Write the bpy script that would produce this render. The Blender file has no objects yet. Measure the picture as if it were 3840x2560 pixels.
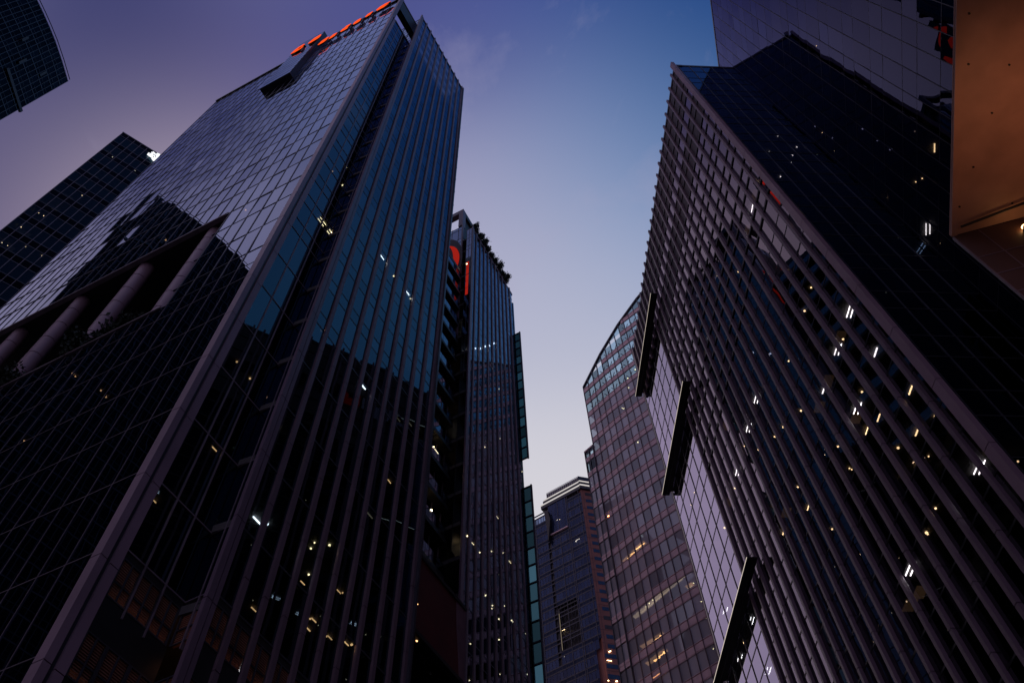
import bpy, bmesh, math, random
from mathutils import Vector, Matrix
random.seed(7)
D = bpy.data
SC = bpy.context.scene
COL = SC.collection
rad = math.radians

# ------------------------------------------------------------------ camera
CAMZ = 1.6
FPX = 3097.0                                    # focal length in pixels of the 3840 px wide photograph
ROT = Matrix(((0.99868906, 0.05118748, 0.0),
              (0.04378489, -0.85426142, -0.51799644),
              (-0.02651493, 0.51731738, -0.85538277)))
cd = D.cameras.new("camera")
cd.sensor_width = 36.0
cd.lens = FPX / 3840 * 36
cd.clip_start = 0.1
cd.clip_end = 6000
cam = D.objects.new("camera", cd)
COL.objects.link(cam)
cam.matrix_world = Matrix.Translation((0, 0, CAMZ)) @ ROT.to_4x4()
SC.camera = cam

# ------------------------------------------------------------------ sky
world = D.worlds.new("World")
SC.world = world
world.use_nodes = True
wn = world.node_tree
wn.nodes.clear()
W = wn.nodes.new
Lk = wn.links.new


def wmath(op, a, b=None, clamp=False):
    n = W('ShaderNodeMath'); n.operation = op; n.use_clamp = clamp
    for i, v in enumerate((a, b)):
        if v is None: continue
        if isinstance(v, (int, float)): n.inputs[i].default_value = v
        else: Lk(v, n.inputs[i])
    return n.outputs[0]


def wdot(src, d):
    n = W('ShaderNodeVectorMath'); n.operation = 'DOT_PRODUCT'
    Lk(src, n.inputs[0]); n.inputs[1].default_value = Vector(d).normalized()
    return n.outputs['Value']


def wmix(fac, a, b):
    n = W('ShaderNodeMix'); n.data_type = 'RGBA'
    if isinstance(fac, (int, float)): n.inputs[0].default_value = fac
    else: Lk(fac, n.inputs[0])
    for i, v in ((6, a), (7, b)):
        if isinstance(v, tuple): n.inputs[i].default_value = v
        else: Lk(v, n.inputs[i])
    return n.outputs[2]


def wramp(fac, stops):
    n = W('ShaderNodeValToRGB')
    els = n.color_ramp.elements
    while len(els) < len(stops): els.new(0.5)
    for e, (p, c) in zip(els, stops):
        e.position = p; e.color = c
    Lk(fac, n.inputs[0])
    return n.outputs[0]


def direction(az, el):
    a, e = rad(az), rad(el)
    return (math.sin(a) * math.cos(e), math.cos(a) * math.cos(e), math.sin(e))


SUN_AZ, SUN_EL = -52.0, 2.0
geo = W('ShaderNodeTexCoord').outputs['Generated']
# dusk colours of the sky dome by direction (azimuth, elevation), blended smoothly into one another
DUSK = [(-68.5, 67.9, (.003, .012, .095)), (-62, 59.3, (.045, .055, .17)), (-60, 53, (.085, .066, .165)), (-51.5, 60.5, (.56, .44, .52)), (-67, 62, (.012, .022, .12)), (-50, 57.5, (.62, .51, .56)), (-62, 64, (.04, .05, .17)), (-66, 56, (.075, .07, .18)),
        (-53.3, 69.2, (.155, .135, .30)), (-49.6, 76.5, (.055, .065, .23)), (-10.5, 79.6, (.085, .092, .285)),
        (19.7, 80.1, (.02, .062, .26)), (48.7, 74.2, (.0, .038, .19)), (13.1, 72.3, (.216, .275, .479)),
        (31.9, 70.6, (.10, .205, .42)), (-6.2, 69.1, (.361, .352, .515)), (15.3, 65.1, (.305, .376, .565)),
        (6.5, 59, (.456, .485, .617)), (3.4, 50.5, (.67, .65, .70)), (.8, 62.1, (.46, .45, .59)), (-35, 60, (.46, .40, .50)),
        (-27, 44, (.66, .54, .66)), (-82, 52, (.46, .40, .54)), (-97, 60, (.40, .37, .56)), (-95, 75, (.24, .27, .48)),
        (-45, 20, (.7, .46, .45)), (0, 15, (.6, .5, .52)), (-100, 15, (.5, .33, .36)), (75, 56, (.06, .155, .31)), (95, 68, (.05, .12, .28)),
        (80, 25, (.12, .15, .28)), (180, 20, (.2, .17, .26)), (150, 60, (.08, .10, .22)), (-150, 55, (.26, .22, .36)), (-130, 75, (.15, .15, .30)),
        (120, 82, (.04, .07, .22))]
csum = wsum = None
for a_, e_, c_ in DUSK:
    w_ = wmath('EXPONENT', wmath('MULTIPLY', wmath('ADD', wdot(geo, direction(a_, e_)), -1.0), 150.0))
    v_ = W('ShaderNodeVectorMath'); v_.operation = 'SCALE'; v_.inputs[0].default_value = c_; Lk(w_, v_.inputs['Scale'])
    if csum is None: csum, wsum = v_.outputs[0], w_
    else:
        q_ = W('ShaderNodeVectorMath'); q_.operation = 'ADD'; Lk(csum, q_.inputs[0]); Lk(v_.outputs[0], q_.inputs[1]); csum = q_.outputs[0]
        wsum = wmath('ADD', wsum, w_)
v_ = W('ShaderNodeVectorMath'); v_.operation = 'SCALE'; Lk(csum, v_.inputs[0]); Lk(wmath('DIVIDE', 1.0, wmath('ADD', wsum, 1e-12)), v_.inputs['Scale'])
c4 = v_.outputs[0]
noise = W('ShaderNodeTexNoise'); noise.inputs['Scale'].default_value = 4.0
noise.inputs['Detail'].default_value = 7; noise.inputs['Roughness'].default_value = .62
noise.inputs['Distortion'].default_value = .6
Lk(geo, noise.inputs['Vector'])
cl = wmath('MULTIPLY', wmath('ADD', noise.outputs['Fac'], -0.54), 1.9, True)
c5 = wmix(wmath('MULTIPLY', cl, .8), c4, (.40, .37, .52, 1))
sky = W('ShaderNodeTexSky'); sky.sky_type = 'NISHITA'; sky.sun_disc = False
sky.sun_elevation = rad(SUN_EL); sky.sun_rotation = rad(SUN_AZ)
bg1 = W('ShaderNodeBackground'); Lk(sky.outputs[0], bg1.inputs[0]); bg1.inputs[1].default_value = 0.0008
hs = W('ShaderNodeHueSaturation'); hs.inputs['Saturation'].default_value = 1.0; hs.inputs['Value'].default_value = 1.0; Lk(c5, hs.inputs['Color'])
bg2 = W('ShaderNodeBackground'); Lk(hs.outputs[0], bg2.inputs[0]); bg2.inputs[1].default_value = 1.0
add = W('ShaderNodeAddShader'); Lk(bg1.outputs[0], add.inputs[0]); Lk(bg2.outputs[0], add.inputs[1])
out = W('ShaderNodeOutputWorld'); Lk(add.outputs[0], out.inputs[0])

# ------------------------------------------------------------------ sun, just above the horizon
sl = D.lights.new("sun", 'SUN'); sl.energy = 0.12; sl.angle = rad(8); sl.color = (1, .72, .6)
so = D.objects.new("sun", sl); COL.objects.link(so)
so.rotation_euler = Vector(direction(SUN_AZ, SUN_EL)).to_track_quat('Z', 'Y').to_euler()

SC.view_settings.view_transform = 'Standard'
SC.view_settings.look = 'None'
SC.view_settings.exposure = 0.0
SC.view_settings.gamma = 1.0
SC.view_settings.use_curve_mapping = False
SC.cycles.max_bounces = 8
SC.cycles.transparent_max_bounces = 16
SC.cycles.sample_clamp_indirect = 3.0
SC.cycles.blur_glossy = 0.5
SC.cycles.caustics_reflective = False
SC.cycles.caustics_refractive = False


# ------------------------------------------------------------------ helpers
def ray(x, y):
    return (ROT @ Vector((x - 1920, -(y - 1280), -FPX))).normalized()


def seen(p):
    c = ROT.transposed() @ (Vector(p) - Vector((0, 0, CAMZ)))
    if c.z > -0.1: return None
    return (1920 + FPX * c.x / -c.z, 1280 - FPX * c.y / -c.z)


class Fr:
    """a facade frame: s runs along the wall, z up, d out of the wall (towards whoever looks at it)"""
    def __init__(self, p, az, side=1, off=0.0, k=1.0, z0=0.0):
        a = rad(az); self.k = k; self.z0 = z0      # k: size of one drawing unit in metres
        self.u = Vector((math.sin(a), math.cos(a), 0))
        self.n = Vector((math.cos(a), -math.sin(a), 0)) * side
        self.p = Vector((p[0], p[1], 0)) + self.n * off

    def at(self, s, z, d=0.0):
        return self.p + (self.u * s + self.n * d + Vector((0, 0, z))) * self.k + Vector((0, 0, self.z0))

    def hit(self, x, y, d=0.0):
        r = ray(x, y); o = Vector((0, 0, CAMZ)); q = self.p + self.n * d * self.k
        t = (q - o).dot(self.n) / r.dot(self.n)
        w = o + r * t
        return (w - self.p).dot(self.u) / self.k, (w.z - self.z0) / self.k


class MB:
    def __init__(self): self.v = []; self.f = []

    def face(self, pts):
        i = len(self.v); self.v += [tuple(p) for p in pts]; self.f.append(tuple(range(i, i + len(pts))))

    def hexa(self, p):
        i = len(self.v); self.v += [tuple(q) for q in p]
        for a in ((0, 3, 2, 1), (4, 5, 6, 7), (0, 1, 5, 4), (1, 2, 6, 5), (2, 3, 7, 6), (3, 0, 4, 7)):
            self.f.append(tuple(i + k for k in a))

    def box(self, fr, s0, s1, z0, z1, d0, d1):
        self.hexa([fr.at(s0, z0, d0), fr.at(s1, z0, d0), fr.at(s1, z0, d1), fr.at(s0, z0, d1),
                   fr.at(s0, z1, d0), fr.at(s1, z1, d0), fr.at(s1, z1, d1), fr.at(s0, z1, d1)])

    def prism(self, poly, z0, z1):
        n = len(poly); i = len(self.v)
        self.v += [(p[0], p[1], z0) for p in poly] + [(p[0], p[1], z1) for p in poly]
        self.f.append(tuple(i + k for k in reversed(range(n)))); self.f.append(tuple(i + n + k for k in range(n)))
        for k in range(n):
            m = (k + 1) % n
            self.f.append((i + k, i + m, i + n + m, i + n + k))

    def plate(self, fr, poly, d0, d1):
        """polygon drawn in the (s, z) plane of a wall, with thickness"""
        n = len(poly); i = len(self.v)
        self.v += [tuple(fr.at(s, z, d0)) for s, z in poly] + [tuple(fr.at(s, z, d1)) for s, z in poly]
        self.f.append(tuple(i + k for k in reversed(range(n)))); self.f.append(tuple(i + n + k for k in range(n)))
        for k in range(n):
            m = (k + 1) % n
            self.f.append((i + k, i + m, i + n + m, i + n + k))

    def tube(self, a, b, r, n=24):
        a, b = Vector(a), Vector(b); ax = (b - a).normalized()
        u = ax.orthogonal().normalized(); w = ax.cross(u)
        i = len(self.v)
        for q in (a, b):
            for k in range(n):
                t = 2 * math.pi * k / n
                self.v.append(tuple(q + (u * math.cos(t) + w * math.sin(t)) * r))
        for k in range(n):
            m = (k + 1) % n
            self.f.append((i + k, i + m, i + n + m, i + n + k))
        self.f.append(tuple(i + k for k in reversed(range(n)))); self.f.append(tuple(i + n + k for k in range(n)))

    def build(self, name, mat, parent=None, smooth=False):
        me = D.meshes.new(name)
        me.from_pydata(self.v, [], self.f); me.update()
        me.materials.append(mat)
        if smooth:
            for p in me.polygons: p.use_smooth = len(p.vertices) == 4
        bm = bmesh.new(); bm.from_mesh(me); bmesh.ops.recalc_face_normals(bm, faces=bm.faces); bm.to_mesh(me); bm.free()
        o = D.objects.new(name, me); COL.objects.link(o)
        if parent:
            o.parent = parent
            o.matrix_parent_inverse = Matrix.Translation(-Vector(parent.location))
        return o


def thing(name, label, cat, loc=(0, 0, 0), group=None):
    o = D.objects.new(name, None); COL.objects.link(o); o.location = loc
    o['label'] = label; o['category'] = cat
    if group: o['group'] = group
    return o


def tag(o, label, cat, group=None):
    o['label'] = label; o['category'] = cat
    if group: o['group'] = group
    return o


# ------------------------------------------------------------------ materials
def newmat(name):
    m = D.materials.new(name); m.use_nodes = True
    m.node_tree.nodes.clear()
    return m, m.node_tree.nodes.new, m.node_tree.links.new


def solid(name, col, rough=.5, metal=0., noise=.25, scale=.8, spec=.5):
    m, N, L = newmat(name)
    b = N('ShaderNodeBsdfPrincipled'); o = N('ShaderNodeOutputMaterial'); L(b.outputs[0], o.inputs[0])
    b.inputs['Roughness'].default_value = rough; b.inputs['Metallic'].default_value = metal
    b.inputs['Specular IOR Level'].default_value = spec
    t = N('ShaderNodeTexCoord'); n = N('ShaderNodeTexNoise'); n.inputs['Scale'].default_value = scale
    n.inputs['Detail'].default_value = 6
    L(t.outputs['Object'], n.inputs['Vector'])
    r = N('ShaderNodeValToRGB'); L(n.outputs['Fac'], r.inputs[0])
    r.color_ramp.elements[0].position = .3; r.color_ramp.elements[1].position = .7
    r.color_ramp.elements[0].color = tuple(c * (1 - noise) for c in col) + (1,)
    r.color_ramp.elements[1].color = tuple(min(1, c * (1 + noise)) for c in col) + (1,)
    L(r.outputs[0], b.inputs['Base Color'])
    return m


def glass(name, ior, refl, trans, rough=0.0, bump=.0, vary=0.18, milk=0.0, milkcol=(.3, .3, .3)):
    """architectural glass: Fresnel mirror over a tinted see-through pane; refl/trans are colours"""
    m, N, L = newmat(name)
    g = N('ShaderNodeBsdfGlossy'); g.inputs['Roughness'].default_value = rough; g.inputs[0].default_value = refl + (1,)
    t = N('ShaderNodeBsdfTransparent')
    lw = N('ShaderNodeLayerWeight'); lw.inputs['Blend'].default_value = .5
    pw = N('ShaderNodeMath'); pw.operation = 'POWER'; L(lw.outputs['Facing'], pw.inputs[0]); pw.inputs[1].default_value = 5.0
    f0_ = ((ior - 1) / (ior + 1)) ** 2
    f = N('ShaderNodeMath'); f.operation = 'MULTIPLY_ADD'; L(pw.outputs[0], f.inputs[0]); f.inputs[1].default_value = 1 - f0_; f.inputs[2].default_value = f0_
    mx = N('ShaderNodeMixShader'); L(f.outputs[0], mx.inputs[0]); L(g.outputs[0], mx.inputs[2])
    oi = N('ShaderNodeNewGeometry')
    rr = N('ShaderNodeMapRange'); rr.inputs[3].default_value = 1 - vary; rr.inputs[4].default_value = 1 + vary
    ob = N('ShaderNodeObjectInfo'); fr_ = N('ShaderNodeMath'); fr_.operation = 'ADD'; L(oi.outputs['Random Per Island'], fr_.inputs[0]); L(ob.outputs['Random'], fr_.inputs[1])
    fc = N('ShaderNodeMath'); fc.operation = 'FRACT'; L(fr_.outputs[0], fc.inputs[0])
    L(fc.outputs[0], rr.inputs[0])
    vm = N('ShaderNodeVectorMath'); vm.operation = 'SCALE'; vm.inputs[0].default_value = trans
    L(rr.outputs[0], vm.inputs['Scale']); L(vm.outputs[0], t.inputs[0])
    vm2 = N('ShaderNodeVectorMath'); vm2.operation = 'SCALE'; vm2.inputs[0].default_value = refl
    r2 = N('ShaderNodeMapRange'); r2.inputs[3].default_value = 1 - vary * .5; r2.inputs[4].default_value = 1
    L(fc.outputs[0], r2.inputs[0]); L(r2.outputs[0], vm2.inputs['Scale']); L(vm2.outputs[0], g.inputs[0])
    body = t.outputs[0]
    if milk > 0:
        df = N('ShaderNodeBsdfDiffuse'); vm3 = N('ShaderNodeVectorMath'); vm3.operation = 'SCALE'; vm3.inputs[0].default_value = milkcol; L(rr.outputs[0], vm3.inputs['Scale']); L(vm3.outputs[0], df.inputs[0])
        m2 = N('ShaderNodeMixShader'); m2.inputs[0].default_value = milk
        L(body, m2.inputs[1]); L(df.outputs[0], m2.inputs[2]); body = m2.outputs[0]
    L(body, mx.inputs[1])
    if bump > 0:
        tc = N('ShaderNodeTexCoord'); n = N('ShaderNodeTexNoise'); n.inputs['Scale'].default_value = .35; n.inputs['Detail'].default_value = 1
        L(tc.outputs['Object'], n.inputs['Vector'])
        b = N('ShaderNodeBump'); b.inputs['Strength'].default_value = 1; b.inputs['Distance'].default_value = bump
        L(n.outputs['Fac'], b.inputs['Height']); L(b.outputs[0], g.inputs['Normal'])
    o = N('ShaderNodeOutputMaterial'); L(mx.outputs[0], o.inputs[0])
    return m


def emit(name, col, strength):
    m, N, L = newmat(name)
    e = N('ShaderNodeEmission'); e.inputs[0].default_value = col + (1,); e.inputs[1].default_value = strength
    o = N('ShaderNodeOutputMaterial'); L(e.outputs[0], o.inputs[0])
    return m


def leafmat(name, col):
    return solid(name, col, .6, noise=.5, scale=2)


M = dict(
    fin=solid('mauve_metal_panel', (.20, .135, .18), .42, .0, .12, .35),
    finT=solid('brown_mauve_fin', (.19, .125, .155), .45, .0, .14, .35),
    finL=solid('pale_mauve_panel', (.33, .22, .28), .42, .0, .15, .3),
    trim=solid('dark_trim', (.045, .045, .06), .4),
    mull=solid('bronze_mullion', (.20, .155, .185), .4),
    mullA=solid('blue_black_mullion', (.02, .022, .045), .45),
    black=solid('black_cladding', (.012, .012, .014), .5),
    louvre=solid('dark_brown_louvre', (.045, .035, .042), .55),
    core=solid('interior_core_wall', (.035, .035, .04), .8),
    slab=solid('ceiling_slab', (.09, .085, .085), .8),
    gA=glass('silver_lilac_glass', 2.9, (.74, .81, 1.0), (.16, .18, .22), bump=.004, vary=.25),
    gB=glass('deep_blue_glass', 2.3, (.38, .60, .78), (.16, .20, .22), bump=.003, vary=.3),
    gT=glass('blue_grey_glass', 3.0, (.62, .78, 1.0), (.16, .20, .24), bump=.003, vary=.3),
    gR=glass('violet_glass', 2.05, (.84, .76, .90), (.22, .2, .2), bump=.004, vary=.3),
    gR2=glass('smoky_violet_glass', 1.34, (.42, .45, .78), (.12, .11, .11), bump=.008, vary=.25),
    gEnd=glass('end_wall_glass', 1.4, (.30, .50, .85), (.10, .09, .09), bump=.006, vary=.25),
    gBay=glass('bright_violet_glass', 4.0, (.74, .72, .95), (.2, .2, .2), bump=.002, vary=.15),
    gU=glass('night_blue_glass', 1.3, (.20, .25, .40), (.05, .065, .1), bump=.0, vary=.8),
    gL=glass('navy_glass', 1.6, (.18, .36, .52), (.2, .21, .23), vary=.3),
    gC=glass('grey_teal_glass', 1.9, (.6, .68, .72), (.40, .50, .54), vary=.4, milk=.62, milkcol=(.80, .74, .82)),
    gCrown=glass('clear_teal_glass', 1.45, (.5, .6, .7), (.34, .46, .52), vary=.6),
    gK=glass('dark_blue_glass', 1.7, (.34, .40, .72), (.2, .25, .4), vary=.35, milk=.4, milkcol=(.045, .07, .15)),
    gKs=glass('spandrel_glass', 1.5, (.25, .3, .5), (.05, .06, .1), vary=.3, milk=.6, milkcol=(.02, .028, .06)),
    teal=glass('teal_screen_glass', 1.4, (.3, .5, .55), (.05, .125, .17), vary=.7, milk=.35, milkcol=(.03, .08, .115)),
    pinkband=solid('pink_granite_band', (.80, .55, .59), .45, noise=.12),
    brick=solid('red_granite', (.34, .125, .095), .6, noise=.15, scale=.4),
    bluew=solid('blue_window', (.012, .05, .13), .15),
    teal2=glass('dark_teal_screen_glass', 1.4, (.3, .5, .55), (.022, .075, .10), vary=.7, milk=.4, milkcol=(.03, .07, .10)),
    white=solid('white_paint', (.7, .7, .72), .5),
    red=solid('dark_red_panel', (.10, .012, .014), .5),
    pinkreflect=solid('pink_reflection', (.20, .11, .14), .5),
    redsign=emit('red_neon', (1., .035, .02), 1.0),
    redring=emit('dim_red_glow', (1., .04, .025), .32),
    signred=emit('orange_red_letter', (1., .085, .012), 1.1),
    signside=solid('letter_return', (.02, .01, .012), .5),
    warm=emit('warm_lamp', (1., .72, .38), 9),
    warm2=emit('amber_lamp', (1., .52, .22), 3.2),
    cool=emit('white_lamp', (.95, .95, 1.), 12),
    crownlight=emit('crown_light', (1., .93, .9), .62),
    logo=emit('white_logo', (.93, .96, 1.), 1.2),
    logoblue=emit('blue_halo', (.01, .04, .22), .5),
    edge=emit('bright_edge', (1., .85, .72), .75),
    glint=emit('amber_room_lamp', (1., .42, .14), 12),
    dimroom=emit('dim_room_lamp', (1., .62, .36), 1.6),
    room=emit('ceiling_glow', (1., .44, .20), .95),
    roomw=emit('warm_ceiling_glow', (1., .62, .38), .8),
    room2=emit('dim_ceiling_glow', (1., .62, .34), .07),
    thin=emit('thin_light', (1., .8, .55), .25),
    blind=solid('brown_blind', (.30, .13, .08), .6),
    soffit=solid('tan_soffit', (.50, .29, .22), .55, noise=.28, scale=1.3),
    brownwall=solid('brown_wall_panel', (.10, .05, .04), .55),
    asphalt=solid('asphalt', (.05, .05, .052), .9),
    paving=solid('paving', (.22, .2, .19), .8),
    stone=solid('kerb_stone', (.3, .3, .3), .8),
    line=solid('road_paint', (.7, .7, .66), .7),
    leaf=leafmat('dark_leaf', (.022, .034, .018)),
    bark=solid('bark', (.08, .06, .045), .9),
    earth=solid('planter', (.12, .1, .1), .8),
)

# ------------------------------------------------------------------ window and lamp builders
STORE = {}


def add_pane(parent, quad, mat, k='window', name=None):
    STORE.setdefault((parent.name, k), (parent, k, []))[2].append((quad, mat, name or k))


def area(quad):
    p = [seen(q) for q in quad]
    if any(q is None for q in p): return 0
    cx = sum(q[0] for q in p) / 4; cy = sum(q[1] for q in p) / 4
    if not (-40 < cx < 3880 and -40 < cy < 2600): return 0
    return abs(sum(p[i][0] * p[(i + 1) % 4][1] - p[(i + 1) % 4][0] * p[i][1] for i in range(4))) / 2


def flush_panes():
    for (pn, k), (parent, kk, lst) in STORE.items():
        lst.sort(key=lambda q: -area(q[0]))
        for quad, mat, nm in lst[:100]:
            m = MB(); m.face(quad); m.build(nm, mat, parent)
        rest = lst[100:]
        if rest:
            mats = []
            me = D.meshes.new(k); v = []; f = []; mi = []
            for quad, mat, nm in rest:
                if mat not in mats: mats.append(mat)
                i = len(v); v += [tuple(q) for q in quad]; f.append((i, i + 1, i + 2, i + 3)); mi.append(mats.index(mat))
            me.from_pydata(v, [], f)
            for m_ in mats: me.materials.append(m_)
            for p, a in zip(me.polygons, mi): p.material_index = a
            o = D.objects.new(k, me); COL.objects.link(o); o.parent = parent
            o.matrix_parent_inverse = Matrix.Translation(-Vector(parent.location))
            o['kind'] = 'stuff'


def panes(parent, fr, S, Z, mat, d=0.0, tilt=.0022, gap=.02, skip=None, pick=None, name='window'):
    """one quad per pane, each leaning by a hair as real panes do"""
    for i in range(len(S) - 1):
        for j in range(len(Z) - 1):
            s0, s1, z0, z1 = S[i] + gap, S[i + 1] - gap, Z[j] + gap, Z[j + 1] - gap
            sc, zc = (s0 + s1) / 2, (z0 + z1) / 2
            if skip and skip(sc, zc): continue
            a = random.gauss(0, tilt) * (s1 - s0) / 2; b = random.gauss(0, tilt) * (z1 - z0) / 2
            q = [fr.at(s0, z0, d - a - b), fr.at(s1, z0, d + a - b), fr.at(s1, z1, d + a + b), fr.at(s0, z1, d - a + b)]
            add_pane(parent, q, pick(sc, zc) if pick else mat, name)


def mullions(parent, fr, S, Z, zr, sr, mat, w=.07, out=.09, h=None, ins=-.1, name='mullion'):
    m = MB(); h = h or w
    for s in S: m.box(fr, s - w / 2, s + w / 2, zr[0], zr[1], ins, out)
    for z in Z: m.box(fr, sr[0], sr[1], z - h / 2, z + h / 2, ins - .003, out - .02)
    return m.build(name, mat, parent)


def rng(a, b, step):
    n = max(1, int(round((b - a) / step))); return [a + (b - a) * i / n for i in range(n + 1)]


def fin(parent, fr, s, z0, z1, w, depth, pitch, zoff, mat=None, d0=0.0, name='fin', cap=.0):
    """upright metal fin made of storey-high panels with open joints"""
    m = MB(); z = zoff
    while z > z0: z -= pitch
    while z < z1:
        a, b = max(z, z0), min(z + pitch - .05, z1)
        if b - a > .1: m.box(fr, s - w / 2, s + w / 2, a, b, d0, d0 + depth)
        z += pitch
    m.box(fr, s - w / 2 + .03, s + w / 2 - .03, z0, z1 - .02, d0 + .01, d0 + depth - .035)
    return m.build(name, mat or M['fin'], parent)


def lamps(parent, fr, px, levels, kind='dot', mat=None, size=.16, along=None, name='ceiling_lamp_or_glow', min_in=.12, maxin=3.0):
    """ceiling lamps and glowing ceiling patches, each hung under the ceiling of the storey where the photograph shows it"""
    for item in px:
        x, y = item[0], item[1]; k = item[2] if len(item) > 2 else kind
        s, z = fr.hit(x, y)
        zc = min([l for l in levels if l > z + .02], default=z + 1.0)
        r = ray(x, y); o = Vector((0, 0, CAMZ))
        w = o + r * ((((zc - .12) * fr.k + fr.z0) - CAMZ) / r.z)
        dep = -(w - fr.p).dot(fr.n) / fr.k
        if dep < min_in or dep > maxin:
            dd = min_in if dep < min_in else maxin
            t = ((fr.p - fr.n * dd * fr.k) - o).dot(fr.n) / r.dot(fr.n); w = o + r * t
        s = (w - fr.p).dot(fr.u) / fr.k; d = (w - fr.p).dot(fr.n) / fr.k; z = (w.z - fr.z0) / fr.k
        m = MB()
        if k == 'dot':
            c = fr.at(s, z, d)
            m.tube(c, c + Vector((0, 0, .05)), size * random.uniform(.45, .85), 10)
        elif k == 'tubes':      # twin tubes running into the room
            for q in (-.13, .13): m.box(fr, s - .45, s + .45, z, z + .05, d + q - .022, d + q + .022)
        elif k == 'bar':
            m.box(fr, s - .3, s + .3, z, z + .04, d - .035, d + .035)
        elif k == 'room':  # glowing patch: the light on a room's ceiling put into its material
            m.box(fr, s - size * 3, s + size * 3, z + .06, z + .1, d - size * 2, d + min(size * 2, -d - .05))
        elif k == 'along':
            m.box(fr, s - size * 2.0, s + size * 2.0, z, z + .05, d - size * .22, d + size * .22)
        m.build(name, mat or M['warm'], parent)


def frpoly(fr, pts): return [tuple((fr.at(s, 0, d))[:2]) for s, d in pts]


# ================================================================== ground
g = MB(); g.face([(-1500, -1500, 0), (1500, -1500, 0), (1500, 1500, 0), (-1500, 1500, 0)])
o = g.build('ground', M['paving']); o['kind'] = 'structure'
rd = Fr((2, -60), 6)
g = MB(); g.face([rd.at(0, .004, 7), rd.at(420, .004, 7), rd.at(420, .004, -7), rd.at(0, .004, -7)])
o = g.build('road', M['asphalt']); o['kind'] = 'structure'
g = MB()
for s in range(0, 420, 6): g.face([rd.at(s, .008, .07), rd.at(s + 3, .008, .07), rd.at(s + 3, .008, -.07), rd.at(s, .008, -.07)])
o = g.build('road_marking', M['line']); o['kind'] = 'structure'
g = MB()
for q in (7.15, -7.15): g.box(rd, 0, 420, 0.001, .13, q - .15, q + .15)
o = g.build('kerb', M['stone']); o['kind'] = 'structure'

# ================================================================== T1 tall tower at the left
HA = 165.5
FH = 5.03
P0 = (-17.0817, 23.9559)
A = Fr(P0, -66, -1)                 # broad glass side
K = Fr(P0, 25.5)                    # recessed strip beside the corner column
B = Fr((-13.6902, 27.4192), 25.5)   # finned side
t1 = thing('office_tower', 'tallest left tower with orange letters along the roof of its silver glass side', 'building', (P0[0], P0[1], 0))
lv = [26.5 + FH * k for k in range(-5, 29)]          # storey levels
lvz = [z for z in lv if z > 0.2 and z < HA - 1]
far = 20.6
poly = frpoly(K, [(.3, -.25), (4.55, -.25), (4.75, 1.4), (far, 1.4), (far, -41.5)]) + frpoly(A, [(41.4, -.25), (.3, -.25)])
# interior: core and floor slabs
sl_ = MB()
slot_poly = frpoly(K, [(.3, -.25), (4.55, -.25), (4.75, 1.4), (far, 1.4), (far, -41.5)]) + frpoly(A, [(41.4, -9), (8.4, -9), (8.4, -.25), (.3, -.25)])
for z in lvz:
    if z > 147: break
    sl_.prism(slot_poly if 54.5 < z < 71 else poly, z, z + .5)
sl_.build('floor_slab', M['slab'], t1)
c = MB(); c.prism(frpoly(K, [(3.6, -3.2), (far - 3.5, -3.2), (far - 3.5, -38), (7.5, -38)]) + frpoly(A, [(36, -10), (9, -10), (4, -4)]), .1, 146.5)
c.build('core_wall', M['core'], t1)
# broad side: windows
SA = rng(.45, 41.5, 1.507)
ZA = []
for z in [.2] + lvz + [HA - .9]:
    ZA.append(z)
ZA = sorted(set(ZA + [54.0, 71.3]))
ZA = [z for i, z in enumerate(ZA) if i == 0 or z - ZA[i - 1] > .9 or z in (54.0, 71.3)]
ZA = [z for z in ZA if not (0 < abs(z - 54.0) < .9) and not (0 < abs(z - 71.3) < .9)]
inslot = lambda s, z: 8.6 < s and 54 < z < 71.3
panes(t1, A, SA, ZA, M['gA'], skip=inslot, tilt=.0038)
m = MB()
for s in SA:
    if s > 8.7:
        m.box(A, s - .03, s + .03, .2, 53.95, -.06, .02); m.box(A, s - .055, s + .055, 71.35, HA, -.06, .04)
    else:
        lo = MB
        m.box(A, s - .03, s + .03, .2, 54, -.06, .02); m.box(A, s - .055, s + .055, 54, HA, -.06, .04)
for z in ZA:
    w_ = .03 if z < 71 else .12
    if 54 < z < 71.3: m.box(A, .4, 8.6, z - .04, z + .04, -.07, .04)
    else: m.box(A, .4, 41.5, z - w_, z + w_, -.07, .015 if z < 60 else .03)
m.build('mullion', M['mullA'], t1)
m = MB()
for s in SA: m.box(A, s - .014, s + .018, .2, 53.9, .02, .035)
for z in lvz:
    if z < 53: m.box(A, .4, 41.5, z - .022, z + .022, .016, .03)
m.build('mullion_cap', M['mull'], t1)
m = MB(); m.box(A, -.1, 41.6, HA - .9, HA, -.8, .2); m.build('parapet', M['trim'], t1)
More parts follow.
